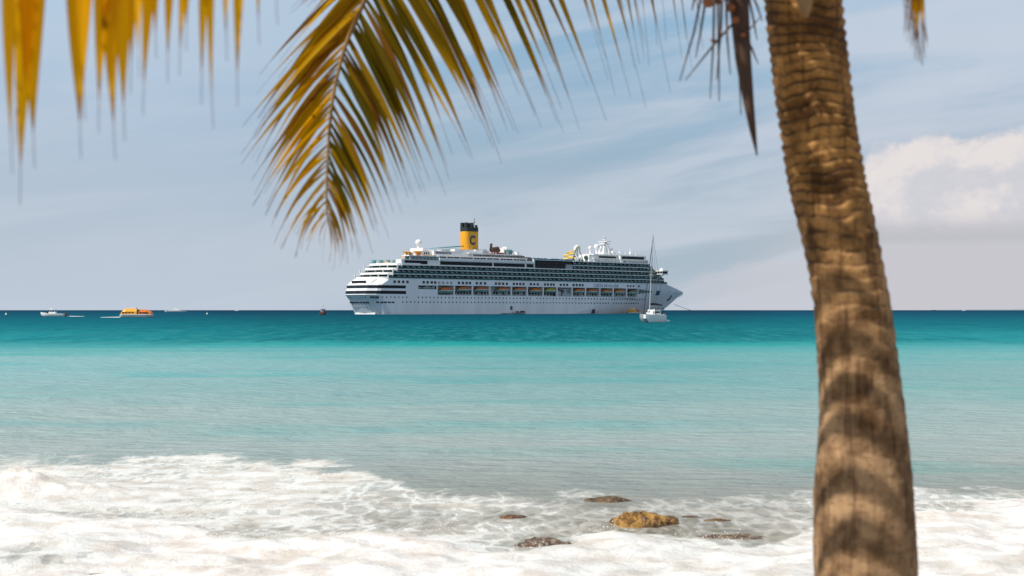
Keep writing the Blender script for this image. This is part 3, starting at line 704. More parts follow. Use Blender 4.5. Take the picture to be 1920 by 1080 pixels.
# midships house round the funnel
b = MB(); sbox(b, 812, 862, 34.25, 37.2, 4, 0, 12); sbox(b, 851, 888, 34.25, 38.6, 6.5, 0); sbox(b, 884, 974, 34.25, 36.2, 5, 0); part(b, 'funnel_house', [WHITE])
b = MB()
for i in range(11): s = S(816 + i * 2.7, 3.9); b.box(s, s + .65, -HB + 3.9, -HB + 4, 35.3, 36.5)
b.box(S(886, 4.9), S(972, 4.9), -HB + 4.9, -HB + 5, 34.7, 35.7); part(b, 'house_window', [GLASS_RECESS])
b = MB(); b.box(S(878, 4), S(978, 4), -HB + 3.8, HB - 3.8, 36.2, 36.6); part(b, 'house_roof', [WHITE])
b = MB()
s0, s1 = S(811, HB), S(860, HB)
b.add([(s0, -4, 38.9), (s1, -4, 40.6), (s1, 4, 40.6), (s0, 4, 38.9), (s0, -4, 39.2), (s1, -4, 41.2), (s1, 4, 41.2), (s0, 4, 39.2)], [(3, 2, 1, 0), (4, 5, 6, 7), (0, 1, 5, 4), (2, 3, 7, 6), (0, 4, 7, 3), (1, 2, 6, 5)])
part(b, 'sun_canopy', [TEALP])
b = MB()
for i in range(12):
    s = lerp(s0, s1, i / 11)
    for y_ in (-3.6, 3.6): b.tube([(s, y_, 36.8), (s, y_, 39.0 + 1.7 * i / 11)], .09, 5)
part(b, 'canopy_post', [WHITE], kind='stuff')
# funnel
sf, _ = SP(878.5, 450, HB); sc_ = (YC + (sf + HB) * math.sin(TH)) / FPX
FZ0, FZ1, FZ2 = SP(878, 471, HB)[1], SP(878, 434.5, HB)[1], SP(878, 418, HB)[1]
def rrect(cx, cy, a, b_, r, n=6):
    o_ = []
    for (qx, qy, st_) in ((a - r, b_ - r, 0), (-a + r, b_ - r, 90), (-a + r, -b_ + r, 180), (a - r, -b_ + r, 270)):
        for i in range(n + 1): t_ = R(st_ + 90 * i / n); o_.append((cx + qx + r * math.cos(t_), cy + qy + r * math.sin(t_)))
    return o_
b = MB(); b.prism(rrect(sf, 0, 5.6, 3.6, 2.6), 36, FZ1); fun = part(b, 'funnel', [FUNY])
b = MB()
b.prism(rrect(sf, 0, 5.62, 3.62, 2.6), FZ1, FZ1 + 2.6)
ztp = FZ2
for (dx_, dy_, r_, zt_) in ((-4.2, -1.7, 1.25, ztp), (-4.2, 1.7, 1.25, ztp), (-2.6, 0, 1.3, ztp), (.2, -1.7, 1.3, ztp), (.2, 1.7, 1.3, ztp), (1.6, 0, 1.2, ztp - .3), (4.3, -1.6, .8, ztp - 1.2), (4.3, 1.4, .7, ztp - 1.2), (3.2, 0, .5, ztp - 2)):
    b.tube([(sf + dx_, dy_, FZ1 + 2), (sf + dx_, dy_, zt_)], r_, 12)
b.tube([(sf + 4.2, 0, ztp - 2), (sf + 4.2, 0, ztp + 3.2)], .16, 6); b.box(sf + 3.3, sf + 5.1, -.2, .2, ztp + .6, ztp + .8)
part(b, 'funnel_top', [BLACKP], parent=fun)
lc = bpy.data.curves.new('funnel_letter', 'FONT'); lc.body = 'C'; lc.size = 7.6; lc.extrude = .08; lc.offset = .27; lc.align_x = 'CENTER'; lc.align_y = 'CENTER'; lc.materials.append(LOGO)
text_part(lc, 'funnel_letter', fun, (sf - .7, -3.68, (FZ0 + FZ1) / 2 + .3), (R(90), 0, 0), (.84, .98, 1))
b = MB()
for px, v, z0, z1 in ((898, 6, 38, 56), (902, 6, 38, 54)): s = S(px, v); b.tube([(s, -HB + v, 36.5), (s, -HB + v, z1)], .07, 5)
part(b, 'whip_antenna', [WHITE])
b = MB()
for px, v, w_, z0, z1, mt_ in ((890, 7, 5, 36.5, 38, 0), (897, 8, 6, 36.6, 39, 0), (906, 9, 5, 36.6, 39.4, 0), (911, 8, 4, 36.6, 38.3, 1), (949, 8, .6, 36.6, 41.5, 0), (953, 8, 6, 36.6, 39.8, 2), (957, 8, 4, 36.6, 39, 2), (944, 8, .5, 36.6, 40.5, 0),
                            (964, 7, 3, 36.6, 37.6, 0), (970, 6, 2.4, 36.6, 38.3, 0), (976, 5, 6, 34.3, 36, 3), (983, 5, 10, 34.3, 35.4, 3), (892, 9, 2, 38, 39.4, 3)):
    s = S(px, v); b.box(s - w_ / 2, s + w_ / 2, -HB + v, -HB + v + 4, z0, z1, mt_)
part(b, 'deck_equipment', [WHITE, GREYP, mat('pale_teal_glass', (.22, .42, .42), .3), DGREY])
b = MB(); s, z = SP(928, 470, 9)
b.tube([(s - 4, -HB + 9, z + .6), (s - 1.5, -HB + 9, z + .5), (s + 1.5, -HB + 9, z + .8), (s + 3.2, -HB + 9, z - .2)], [1.5, 1.6, 1.9, .9], 8)
b.tube([(s - 3.8, -HB + 9, z + .5), (s - 4.0, -HB + 9, z + 3.6)], [1.0, .7], 8); b.tube([(s - 4.1, -HB + 9, z + 3.4), (s - 3.2, -HB + 9, z + 3.9)], [.8, .6], 8)
for d_ in (-3.2, -1, 1.4): b.tube([(s + d_, -HB + 9, 36.6), (s + d_, -HB + 9, z + .5)], .4, 6)
part(b, 'play_sculpture', [BROWN])
b = MB(); sbox(b, 936, 948, 37.0, 37.8, 8); part(b, 'red_awning', [REDP])
# covered pool: big dark glazed wall and its roof edge
b = MB(); sbox(b, 1003, 1074, Z3 + .45, 33.5, 1.4); part(b, 'pool_glazing', [GLASS_RECESS])
b = MB()
for px in np.arange(1006, 1074, 4.2): s = S(px, 1.3); b.box(s, s + .16, -HB + 1.25, -HB + 1.4, Z3 + .5, 33.5)
for z in (30.0, 31.8): b.box(S(1004, 1.3), S(1073, 1.3), -HB + 1.22, -HB + 1.38, z, z + .14)
part(b, 'glazing_bar', [mat('dark_bronze_frame', (.10, .07, .065), .5, .2, .5)])
b = MB(); b.box(S(1000), S(1002.5), -HB + .3, -HB + 2, Z3 + .4, 34.2); sbox(b, 1000, 1075, 33.5, 33.9, .6); part(b, 'pool_roof_edge', [SLAB])
b = MB(); b.box(S(1061), S(1073.2), -HB + .3, -HB + 1.5, Z3 + .5, 31.4); part(b, 'grey_panel', [GREYP])
b = MB()
for i in range(58):
    px = lerp(988, 1074, i / 57); s = S(px, 2); b.box(s, s + .35 + .5 * random.random(), -HB + 1.5, -HB + 2.2, 33.9, 34.5 + .5 * random.random(), i % 3)
part(b, 'deck_loungers', [DGREY, TEALP, BLUEP], kind='stuff')
# slides
b = MB(); s, z = SP(1062, 475, 8); cyy = -HB + 8; hel = []
for i in range(40):
    t_ = i / 39 * 2 * math.pi * 2.2; hel.append((s + 1.5 + 3.3 * math.cos(t_), cyy + 3.3 * math.sin(t_), 34.2 + 5.2 * i / 39))
b.tube(hel + [(s + 7, cyy, 40.8)], .42, 7); part(b, 'water_slide', [YEL])
b = MB(); s2, z2 = SP(1080.7, 466, 8)
b.tube([(s2 - 2.4, cyy, z2 - 1.4), (s2 - 1.6, cyy, z2 + .4), (s2, cyy, z2 + 1.4), (s2 + 1.6, cyy, z2 + .6), (s2 + 2.4, cyy, z2 - 1.2)], [.7, 1.1, 1.2, 1.1, .7], 8)
part(b, 'slide_tower_canopy', [mat('cream_canopy', (.80, .78, .60), .5)])
b = MB(); b.tube([(s2, cyy, 34), (s2, cyy, z2)], .3, 6); b.tube([(s2 + 1.5, cyy, z2), (s2 + 5.5, cyy, 35.4)], .28, 6); b.tube([(s2 - 5, cyy, 34), (s2 - 1, cyy, z2 - .8)], .28, 6)
part(b, 'slide_support', [DGREY])
b = MB(); rr = random.Random(5)
for i in range(16):
    px = lerp(1076, 1103, i / 15); v = 5 + rr.random() * 5; s = S(px, v); b.ball((s, -HB + v, 34.3 + rr.random() * 2.4), .8 + rr.random() * .9, 8, 6, 0 if i % 4 else 1)
part(b, 'sculpted_rockwork', [WHITE, mat('green_planting', (.05, .10, .05), .8, .3, 1)])
# forward houses
b = MB(); sbox(b, 1103, 1113, Z5 + .4, 38.6, 4, 0, 10); b.box(S(1118, 20), S(1160, 3), -HB + 3, HB - 3, Z5 + .4, 36.2); sbox(b, 1112, 1160, Z5 + .41, 36.18, 3.02, 0, 10); sbox(b, 1113, 1210, 36.0, 38.3, 4.2, 0, 16); sbox(b, 1160, 1214, Z5 + .4, 36.4, 2.5, 0); part(b, 'forward_house', [WHITE])
b = MB(); sbox(b, 1112, 1160, 38.3, 39.0, 3.6, 0, 16); b.box(S(1156, 3.4), S(1208, 4), -HB + 3.4, HB - 8, 38.31, 39.01); sbox(b, 1112, 1212, 35.9, 36.3, 2.2, 0, 20); part(b, 'forward_house_roof', [WHITE])
for a0, a1, v, z0, z1 in ((1121.5, 1154, 4.2, 36.7, 37.9), (1161, 1206, 4.2, 36.5, 38.2), (1168, 1213, 2.5, 34.1, 35.5)):
    b = MB()
    for sd in (-1, 1): b.box(S(a0, v), S(a1, v), *sorted((sd * (HB - v), sd * (HB - v + .08))), z0, z1)
    part(b, 'window_band', [GLASS_RECESS])
b = MB()
for i in range(30): px = lerp(1113, 1158, i / 29); s = S(px, 2.9); b.box(s, s + .3, -HB + 2.6, -HB + 2.95, Z5 + .4, 36.0)
for i in range(44): px = lerp(1169, 1213, i / 43); s = S(px, 2.4); b.box(s, s + .2, -HB + 2.3, -HB + 2.46, 34.0, 35.6)
b.box(S(1161, 2), S(1164, 2), -HB + 1.6, -HB + 3, Z5 + .4, 38.6); part(b, 'window_post', [WHITE], kind='stuff')
b = MB()
for i in range(7): s = S(1113 + 6.2 * i, 2.9); b.box(s + .5, s + 1.7, -HB + 2.9, -HB + 3.05, Z5 + .6, 35.2)
part(b, 'house_window', [GLASS_RECESS])
# sloping bridge front
b = MB()
for k in range(5):
    z0 = ZT + PIT * k; f0 = FW[k]; f1 = FW[k + 1]; h0 = hb_top(f0) * .9
    b.add([(f0 + 1.6, -3, z0 + .4), (f0 + 1.6, 3, z0 + .4), (f1 + 1.6, 3, z0 + PIT + .4), (f1 + 1.6, -3, z0 + PIT + .4), (f0 - .5, -h0 - .3, z0 + .4), (f1 - .5, -hb_top(f1) * .97, z0 + PIT + .4), (f0 - .5, h0 + .3, z0 + .4), (f1 - .5, hb_top(f1) * .97, z0 + PIT + .4)],
          [(0, 1, 2, 3), (4, 0, 3, 5), (1, 6, 7, 2)])
part(b, 'bridge_front', [SLAB])
b = MB(); sw = 244.0
for sd in (-1, 1):
    b.box(sw, sw + 6.2, *sorted((sd * 6, sd * 18.6)), 26.6, 27.2, 0); b.box(sw + .3, sw + 6.3, *sorted((sd * 6, sd * 18.8)), 28.7, 29.4, 0); b.box(sw + .5, sw + 5.9, *sorted((sd * 6, sd * 18.4)), 27.2, 28.7, 1)
    for i in range(6): b.box(sw + .45, sw + .5 + 5.5, *sorted((sd * (8 + 2 * i), sd * (8.2 + 2 * i))), 27.2, 28.7, 0)
    b.ball((sw + 3, sd * 15.5, 29.6), 1.5, 10, 6, 0)
    b.tube([(sw + 3, sd * 17.5, 26.6), (sw + 1, sd * 12, 23.6)], .3, 6, 0)
part(b, 'bridge_wing', [WHITE, GLASS_RECESS])
# forward mast and aerials
b = MB(); sM, zM = SP(1132, 455, HB)
for y_ in (-2.2, 2.2):
    b.tube([(sM + 6, y_, 39), (sM + .6, y_ * .3, zM + .5)], .55, 7); b.tube([(sM - 4, y_, 39), (sM - .6, y_ * .3, zM + .5)], .6, 7)
b.box(sM - 3.2, sM + 3.4, -2.4, 2.4, zM - 1.2, zM - .7); b.box(sM - 2, sM + 2.2, -4, 4, zM + .4, zM + .8)
b.box(sM - 4, sM + 5, -3, 3, 39, 41.2); b.tube([(sM, 0, zM), (sM, 0, zM + 4.6)], [.5, .25], 6); b.box(sM - 1.2, sM + 1.2, -.3, .3, zM + 3.4, zM + 3.8); b.box(sM - .9, sM + .9, -1.3, 1.3, zM + 1.9, zM + 2.2)
part(b, 'mast', [WHITE])
b = MB()
for px, z1 in ((1140, 43.5), (1147, 44.5), (1152, 41.5), (1160, 43.6), (1163, 41.2), (1171, 42), (1180, 44.2), (1181.5, 41.5), (1190, 41), (1098, 41), (1093, 39), (1124, 44)):
    s = S(px, 10); b.tube([(s, -HB + 10, 38.9), (s, -HB + 10, z1)], [.4, .12], 5)
for px, r_ in ((1147, 1.0), (1180.5, .9), (1160, .7)): s = S(px, 10); b.ball((s, -HB + 10, 41.0), r_, 10, 7)
sbox(b, 1150, 1186, 39.0, 39.9, 9); part(b, 'aerial', [WHITE])
# deck rail lines
b = MB()
for (a0, a1, z, v) in ((823, 998, 34.9, 2.5), (690, 748, Z3 + 2.2, 1), (812, 862, 37.9, 4.2), (1112, 1205, 39.7, 4)):
    b.box(S(a0, v), S(a1, v), -HB + v, -HB + v + .1, z, z + .1)
    for px in np.arange(a0, a1, 3.1): s = S(px, v); b.box(s, s + .09, -HB + v, -HB + v + .09, z - .9, z)
part(b, 'deck_rail', [WHITE], kind='stuff')
# wash line along the waterline at the stern
b = MB(); b.box(0.6, 1.3, -9, 9, -.4, .75); part(b, 'transom_step', [WHITE])
# forecastle rail
b = MB()
for i in range(14):
    s0 = lerp(254, 287, i / 14); s1 = lerp(254, 287, (i + 1) / 14)
    for sd in (-1, 1): b.tube([(s0, sd * hb_top(s0) * .96, ztop(s0) + .9), (s1, sd * hb_top(s1) * .96, ztop(s1) + .9)], .06, 4); b.tube([(s0, sd * hb_top(s0) * .96, ztop(s0)), (s0, sd * hb_top(s0) * .96, ztop(s0) + .9)], .05, 4)
part(b, 'bow_rail', [WHITE], kind='stuff')
# anchor chain leading ahead
b = MB(); ca = Vector((276, -3.4, 6.4)); cb_ = Vector((309, -12, -.3)); pts = []
for i in range(18): t_ = i / 17; p_ = ca.lerp(cb_, t_); p_.z -= 1.6 * math.sin(math.pi * t_) * .8; pts.append(p_)
b.tube(pts, .14, 6); part(b, 'anchor_chain', [DGREY])

# ------------------------------------------------------------------ lifeboats (each its own thing, hanging in the bay)
SW = ship.matrix_basis if False else Matrix.Translation(ship.location) @ Matrix.Rotation(TH, 4, 'Z')
def boat_loft(mb, L, B_, z0, z1, mt, bow=1.0, stern=.75, flat=.0, n=14, sheer=.0):
    vs = []; half = [(0, 0), (.45, .06), (.8, .32), (.96, .68), (1, 1)]; m_ = len(half) * 2 - 1
    for i in range(n + 1):
        t_ = i / n; x = -L / 2 + L * t_
        w_ = (1 - max(0, (t_ - .55) / .45) ** 2.2 * bow) * (1 - max(0, (.3 - t_) / .3) ** 2 * (1 - stern)); w_ = max(.02, w_) * B_ / 2
        zt = z1 + sheer * max(0, (t_ - .5) / .5) ** 2; kb = z0 + (zt - z0) * .55 * max(0, (t_ - .75) / .25) ** 2
        row = [(x + (h_ * .0), -w_ * a_, kb + (zt - kb) * h_) for a_, h_ in half[::-1]] + [(x, w_ * a_, kb + (zt - kb) * h_) for a_, h_ in half[1:]]
        vs += row
    fs = [(i * m_ + j, i * m_ + j + 1, (i + 1) * m_ + j + 1, (i + 1) * m_ + j) for i in range(n) for j in range(m_ - 1)]
    fs = [f[::-1] for f in fs]
    fs += [tuple(range(m_))]
    top_ = [(i * m_, (i + 1) * m_, (i + 1) * m_ + m_ - 1, i * m_ + m_ - 1) for i in range(n)]
    mb.add(vs, fs, mt, True); mb.add(vs, top_, mt)
def canopy_loft(mb, x0, x1, B_, z0, z1, mt, r0=.5, r1=.5, n=10):
    vs = []; m_ = 9
    for i in range(n + 1):
        t_ = i / n; x = lerp(x0, x1, t_); e = min(1, .35 + .65 * min(1, t_ / r0 if r0 else 1, (1 - t_) / r1 if r1 else 1) ** .5 if True else 1)
        for j in range(m_):
            a = math.pi * j / (m_ - 1); ca_, sa_ = math.cos(a), math.sin(a) ** .7
            vs.append((x, -B_ / 2 * ca_ * (.75 + .25 * e), z0 + (z1 - z0) * sa_ * e))
    fs = [(i * m_ + j, (i + 1) * m_ + j, (i + 1) * m_ + j + 1, i * m_ + j + 1) for i in range(n) for j in range(m_ - 1)]
    fs += [tuple(range(m_)), tuple(n * m_ + j for j in range(m_ - 1, -1, -1))]
    mb.add(vs, fs, mt, False)
lb = empty('lifeboat', (0, 0, 0)); LBL = []
b = MB(); boat_loft(b, 11.0, 3.4, 0, 1.35, 0, .93, .6); tag(b.build('hull', [GREENH], lb))
b = MB(); canopy_loft(b, -4.7, 4.9, 3.3, 1.35, 3.0, 0, .25, .3); b.build('canopy', [ORANGE], lb)
b = MB()
for x in (-3.2, -1.6, 0, 1.6, 3.2): b.box(x - .45, x + .45, -1.62, -1.52, 1.75, 2.2)
b.box(-.8, .8, -.7, .7, 2.9, 3.4); b.build('window_strip', [DGREY], lb)
b = MB(); b.box(-5.1, 5.1, -1.75, -1.62, 1.25, 1.42); b.build('rubbing_strake', [WHITE], lb)
boats = [(836, 12.4, 1.15), (868, 13.3, 1.03), (901, 13.3, 1.03), (942, 13.3, .98), (972, 13.3, .98), (1003, 13.2, 1.03), (1031, 13.3, .92), (1085, 13.2, 1.0), (1109.5, 13.2, 1.0), (1136.5, 13.1, .98), (1160.5, 13.1, .98), (1184.5, 13.0, .85)]
names = ['largest lifeboat, orange topped, hanging aft nearest the ship\'s stern', 'orange lifeboat second from the stern, just aft of below the funnel', 'orange lifeboat third from the stern, just forward of below the funnel',
         'orange lifeboat fourth from the stern, hung beside a wide gap', 'orange lifeboat fifth from the stern, above the open side door', 'orange lifeboat sixth from the stern, below the pool deck glazing', 'yellowish lifeboat just aft of the empty crane bay amidships',
         'orange lifeboat just forward of the empty crane bay', 'orange lifeboat below the first letters of the ship\'s name', 'orange lifeboat below the middle of the ship\'s name', 'orange lifeboat below the last letters of the ship\'s name', 'small dark foremost lifeboat in the last bay before the bow']
YCAN = mat('lifeboat_yellow_paint', (.50, .42, .05), .4, .12, .7); DCAN = mat('lifeboat_dusky_paint', (.20, .11, .08), .5, .2, .7)
lb_kids = list(lb.children)
for i, ((px, z, scl), nm) in enumerate(zip(boats, names)):
    o = lb if i == 0 else lb.copy()
    if i: COL.objects.link(o)
    if i:
        for ch in lb_kids:
            c_ = ch.copy(); COL.objects.link(c_); c_.parent = o
            if ch.name.startswith('canopy') and i in (6, 11): c_.data = ch.data.copy(); c_.data.materials[0] = YCAN if i == 6 else DCAN
    loc = SW @ Vector((S(px, 1.6), -HB + 1.75, z)); o.location = loc; o.rotation_euler = (0, 0, TH); o.scale = (scl, 1, scl if i == 0 else 1.0)
    tag(o, nm, 'lifeboat', 'lifeboats hanging along the cruise ship')

# ------------------------------------------------------------------ small craft
def water_Y(py): return CAM_H * FPX / (py - HOR)
def place(px, Yw, z=0.0): return Vector(((px - 960) / FPX * Yw, Yw, z))
FOAM = mat('wake_foam', (.75, .78, .78), .7, .15, 2.0)
def wake(parent_xy, length, width, heading, label):
    b = MB(); n = 16; vs = []
    for i in range(n + 1):
        t_ = i / n; w_ = width * (.35 + .65 * t_) * (1 - t_ ** 3) + .1
        for j, sgn in enumerate((-1, 0, 1)): vs.append((-length * t_, sgn * w_ + random.uniform(-.15, .15), (.22 if sgn == 0 else .03) * (1 - t_ * .6)))
    b.add(vs, [(i * 3 + j, (i + 1) * 3 + j, (i + 1) * 3 + j + 1, i * 3 + j + 1) for i in range(n) for j in (0, 1)], 0, True)
    o = b.build('boat_wake', [FOAM], None, (parent_xy[0], parent_xy[1], .03), (0, 0, heading)); tag(o, label, None, None, 'stuff')
# white motor boat
Yb = water_Y(593.6); c = place(98, Yb); mbt = empty('motor_boat', c, R(180)); tag(mbt, 'white open motor boat at far left of the water', 'motor boat')
b = MB(); boat_loft(b, 9.2, 2.9, -.3, 1.15, 0, .97, .85, sheer=.55); b.build('hull', [WHITE], mbt)
b = MB(); b.box(-1.2, 1.4, -1.0, 1.0, 1.1, 1.75, 0); b.add([(1.4, -1, 1.1), (2.4, -.7, 1.15), (2.4, .7, 1.15), (1.4, 1, 1.1), (1.0, -.9, 2.0), (1.0, .9, 2.0)], [(0, 1, 2, 3), (4, 5, 2, 1), (0, 4, 1), (3, 2, 5)], 1); b.build('cabin', [WHITE, GLASS_RECESS], mbt)
b = MB()
for x in (-.9, .9):
    for y in (-.85, .85): b.tube([(x, y, 1.2), (x * .9 + .1, y, 2.6)], .05, 5)
b.box(-1.3, 1.3, -1.1, 1.1, 2.6, 2.72); b.box(.2, 1.0, -.3, .3, 2.72, 3.2); b.tube([(.6, 0, 3.2), (.6, 0, 4.2)], .03, 5); b.build('hardtop', [WHITE], mbt)
b = MB(); b.box(-5.3, -4.5, -.9, -.4, .2, 1.5, 0); b.box(-5.3, -4.5, .4, .9, .2, 1.5, 0); b.build('outboard_engine', [DGREY], mbt)
wake((c.x + 4.8, c.y), 7, .8, R(180), 'short white wake trailing behind the motor boat')
def person(name, loc, rz, shirt, label, h=1.75):
    me_ = bpy.data.meshes.new(name)
    J = [(0, 0, .95), (0, 0, 1.2), (0, 0, 1.42), (0, 0, 1.52), (.02, 0, 1.68), (0, .1, .9), (.04, .11, .5), (0, .12, .06), (.14, .12, .03), (0, -.1, .9), (.03, -.11, .5), (0, -.12, .06), (.14, -.12, .03), (0, .2, 1.4), (.05, .26, 1.12), (.2, .22, .95), (0, -.2, 1.4), (.05, -.26, 1.12), (.2, -.22, .95)]
    E = [(0, 1), (1, 2), (2, 3), (3, 4), (0, 5), (5, 6), (6, 7), (7, 8), (0, 9), (9, 10), (10, 11), (11, 12), (2, 13), (13, 14), (14, 15), (2, 16), (16, 17), (17, 18)]
    me_.from_pydata([tuple(c_ * h / 1.75 for c_ in j) for j in J], E, []); o = link_obj(name, me_, None, loc, (0, 0, rz))
    md = o.modifiers.new('skin', 'SKIN'); rad = [.14, .15, .16, .06, .105, .095, .065, .045, .04, .095, .065, .045, .04, .06, .045, .035, .06, .045, .035]
    for v_, r_ in zip(me_.skin_vertices[0].data, rad): v_.radius = (r_, r_)
    me_.skin_vertices[0].data[0].use_root = True
    ss_ = o.modifiers.new('sub', 'SUBSURF'); ss_.levels = 1; ss_.render_levels = 1
    me_.materials.append(shirt); tag(o, label, 'person'); return o
person('person', c + Vector((.3, 0, .75)), R(180), DGREY, 'person in dark clothes standing in the white motor boat')
# orange tender under way
def tender(name, loc, rz, label, k=1.0):
    e = empty(name, loc, rz); e.scale = (k, k, k); tag(e, label, 'tender boat')
    b = MB(); boat_loft(b, 10.6, 3.9, -.4, 1.0, 0, .8, .85); b.build('hull', [mat('tender_white_hull', (.70, .68, .64), .4, .1, .6)], e)
    b = MB(); canopy_loft(b, -5.0, .1, 3.7, 1.0, 2.95, 0, .3, 0); canopy_loft(b, .75, 4.9, 3.6, 1.0, 2.65, 1, 0, .55); b.build('canopy', [YCANT, ORANGE], e)
    b = MB(); b.box(.1, .75, -1.6, 1.6, 1.0, 2.55); b.build('doorway', [DGREY], e)
    b = MB()
    for x in (-4.2, -3.2, -2.2, -1.2, 1.3, 2.3, 3.2): b.box(x - .35, x + .35, -1.88, -1.70, 1.45, 1.85); b.box(x - .35, x + .35, 1.70, 1.88, 1.45, 1.85)
    b.build('window_strip', [mat('amber_window', (.16, .06, .02), .2)], e)
    b = MB(); b.box(-2.0, -.3, -.8, .8, 2.85, 3.25); b.tube([(-1.5, 0, 3.2), (-1.5, 0, 3.9)], .04, 5); b.box(-4.9, 4.8, -2.0, -1.92, .9, 1.08); b.build('roof_fitting', [WHITE], e)
    return e
YCANT = mat('tender_yellow_canopy', (.80, .36, .03), .4, .1, .8)
Yb = water_Y(595.4); c = place(256, Yb); tender('tender_boat', c, R(4), 'orange covered tender boat under way left of the cruise ship', 1.0)
wake((c.x - 5.2, c.y), 6.5, .7, R(4), 'short white wake behind the orange tender')
pt = SW @ Vector((S(1180), -HB - 3.2, 0)); tender('tender_boat', pt, TH, 'orange brown tender lying against the cruise ship\'s hull near the bow', 1.12)
# boarding pontoon and boat at the side door
pt = SW @ Vector((S(966), -HB - 3.0, 0)); e = empty('work_boat', pt, TH); tag(e, 'low dark work boat moored at the cruise ship\'s side door', 'work boat')
b = MB(); boat_loft(b, 10.5, 2.9, -.3, .9, 0, .9, .85, sheer=.5); b.build('hull', [GREYP], e)
b = MB(); b.box(1.5, 4, -.9, .9, .8, 2.0, 0); b.box(-2.2, -1.0, -.8, .8, .8, 1.8, 0); b.build('cabin', [DGREY], e)
b = MB(); s_ = S(957) - S(966); b.add([(s_ + .5, 2.7, 2.7), (s_ + .5, 3.0, 2.7), (s_ + 4.0, .6, .9), (s_ + 4.0, -.2, .9)], [(0, 1, 2, 3)]); b.build('gangway', [DGREY], e)
pt = SW @ Vector((S(948), -HB - 2.2, 0)); e = empty('pontoon', pt, TH); tag(e, 'flat dark boarding pontoon floating against the ship\'s hull', 'pontoon')
b = MB(); b.box(-4.2, 4.2, -1.6, 1.6, -.2, .5); b.build('float', [GREYP], e); b = MB(); b.box(-4.3, 4.3, -1.7, 1.7, .5, .62); b.build('deck', [DGREY], e)
pt = SW @ Vector((S(1116), -HB - 2.0, 0)); e = empty('launch', pt, TH); tag(e, 'tiny launch at the purple side door forward', 'boat')
b = MB(); boat_loft(b, 5, 1.9, -.2, .7, 0, .9, .8); b.build('hull', [WHITE], e); b = MB(); b.box(-.8, .8, -.6, .6, .6, 1.4); b.build('cabin', [GREYP], e)
# far ferry
Yb = water_Y(585.3); c = place(329, Yb); e = empty('ferry', c, R(0)); tag(e, 'distant low white ferry on the horizon between tender and cruise ship', 'ferry')
b = MB(); boat_loft(b, 26, 6, -.5, 2.1, 0, .98, .9, sheer=.8); b.build('hull', [WHITE], e)
b = MB(); b.box(-8, 7, -2.4, 2.4, 2.0, 3.2); b.box(-4, 4, -2, 2, 3.2, 4.1); b.tube([(-1, 0, 4), (-1, 0, 9)], .12, 5); b.build('cabin', [WHITE], e)
b = MB(); b.box(-7.4, 6.4, -2.44, -2.4, 2.4, 2.9); b.build('window_band', [GREYP], e)
# small dark boat beside the stern
Yb = water_Y(590.6); c = place(604.5, Yb); e = empty('fishing_boat', c, R(-72)); tag(e, 'small dark boat seen end on just left of the ship\'s stern', 'fishing boat')
b = MB(); boat_loft(b, 7, 2.7, -.3, 1.5, 0, .96, .9, sheer=.7); b.build('hull', [BROWN], e)
b = MB(); b.box(-1.6, 1.2, -.9, .9, 1.4, 2.9); b.build('wheelhouse', [GREYP], e)
b = MB(); b.tube([(.2, 0, 2.9), (.2, 0, 5.6)], .06, 5); b.tube([(.2, .2, 5.0), (-2.4, .2, 2.6)], .04, 5); b.box(-1.9, 1.4, -1.2, 1.2, 2.9, 3.0); b.build('mast', [ALU], e)
# buoys and far sails
for px, py, lab in ((10, 590.5, 'tiny white buoy at the far left edge of the sea'), (387, 589.5, 'tiny white buoy between the orange tender and the cruise ship')):
    c = place(px, water_Y(py)); b = MB(); b.ball((0, 0, .25), .5, 12, 8); b.tube([(0, 0, .5), (0, 0, 1.5)], .08, 6); tag(b.build('mooring_buoy', [WHITE], None, c), lab, 'buoy', 'buoys on the open water')
for px, py, h_, lab in ((443, 583.2, 12, 'faint sailing yacht on the horizon left of the ship'), (1806, 583.0, 6, 'faint white boat on the horizon at far right')):
    c = place(px, water_Y(py)); e = empty('yacht', c, 0); tag(e, lab, 'yacht', 'faint boats on the horizon')
    b = MB(); boat_loft(b, 13, 3.6, -.3, 1.8, 0); b.build('hull', [WHITE], e); b = MB(); b.box(-3, 2, -1, 1, 1.8, 2.8); b.tube([(.5, 0, 1.8), (.5, 0, h_)], .1, 5); b.build('mast', [WHITE], e)
# catamaran at anchor before the bow
Yb = water_Y(604.0); c = place(1222, Yb); cat = empty('catamaran', c, R(180 + 40)); cat.scale = (.92, .92, 1); tag(cat, 'white sailing catamaran with bare tall mast anchored before the ship\'s bow', 'catamaran')
for y in (-.95, .95):
    b = MB(); boat_loft(b, 6.0, .95, -.25, 1.45, 0, .9, .9, sheer=.25); b.box(-3.9, -2.9, -.42, .42, .1, .45, 0); b.build('float_hull', [WHITE], cat, (0, y, 0))
b = MB(); b.box(-2.9, 2.1, -1.05, 1.05, .75, 1.55); b.build('bridge_deck', [WHITE], cat)
b = MB(); b.prism([(-1.6, -1), (1.0, -1), (1.5, -.6), (1.5, .6), (1.0, 1), (-1.6, 1)], 1.55, 2.5, 0, [(-1.5, -.85), (.5, -.85), (.8, -.5), (.8, .5), (.5, .85), (-1.5, .85)]); b.build('cabin', [WHITE], cat)
b = MB(); b.box(-1.2, .7, -1.0, -.93, 1.85, 2.15); b.box(-1.2, .7, .93, 1.0, 1.85, 2.15); b.box(1.15, 1.22, -.5, .5, 1.8, 2.15); b.build('cabin_window', [GLASS_RECESS], cat)
mt0 = Vector((.9, 0, 2.3)); mt1 = Vector((-.2, 0, 18.2))
b = MB(); b.tube([mt0, mt0.lerp(mt1, .5), mt1], [.10, .09, .05], 8); b.build('mast', [ALU], cat)
b = MB(); b.tube([(.7, 0, 3.3), (-3.1, 0, 3.2)], .1, 6); b.build('boom', [ALU], cat)
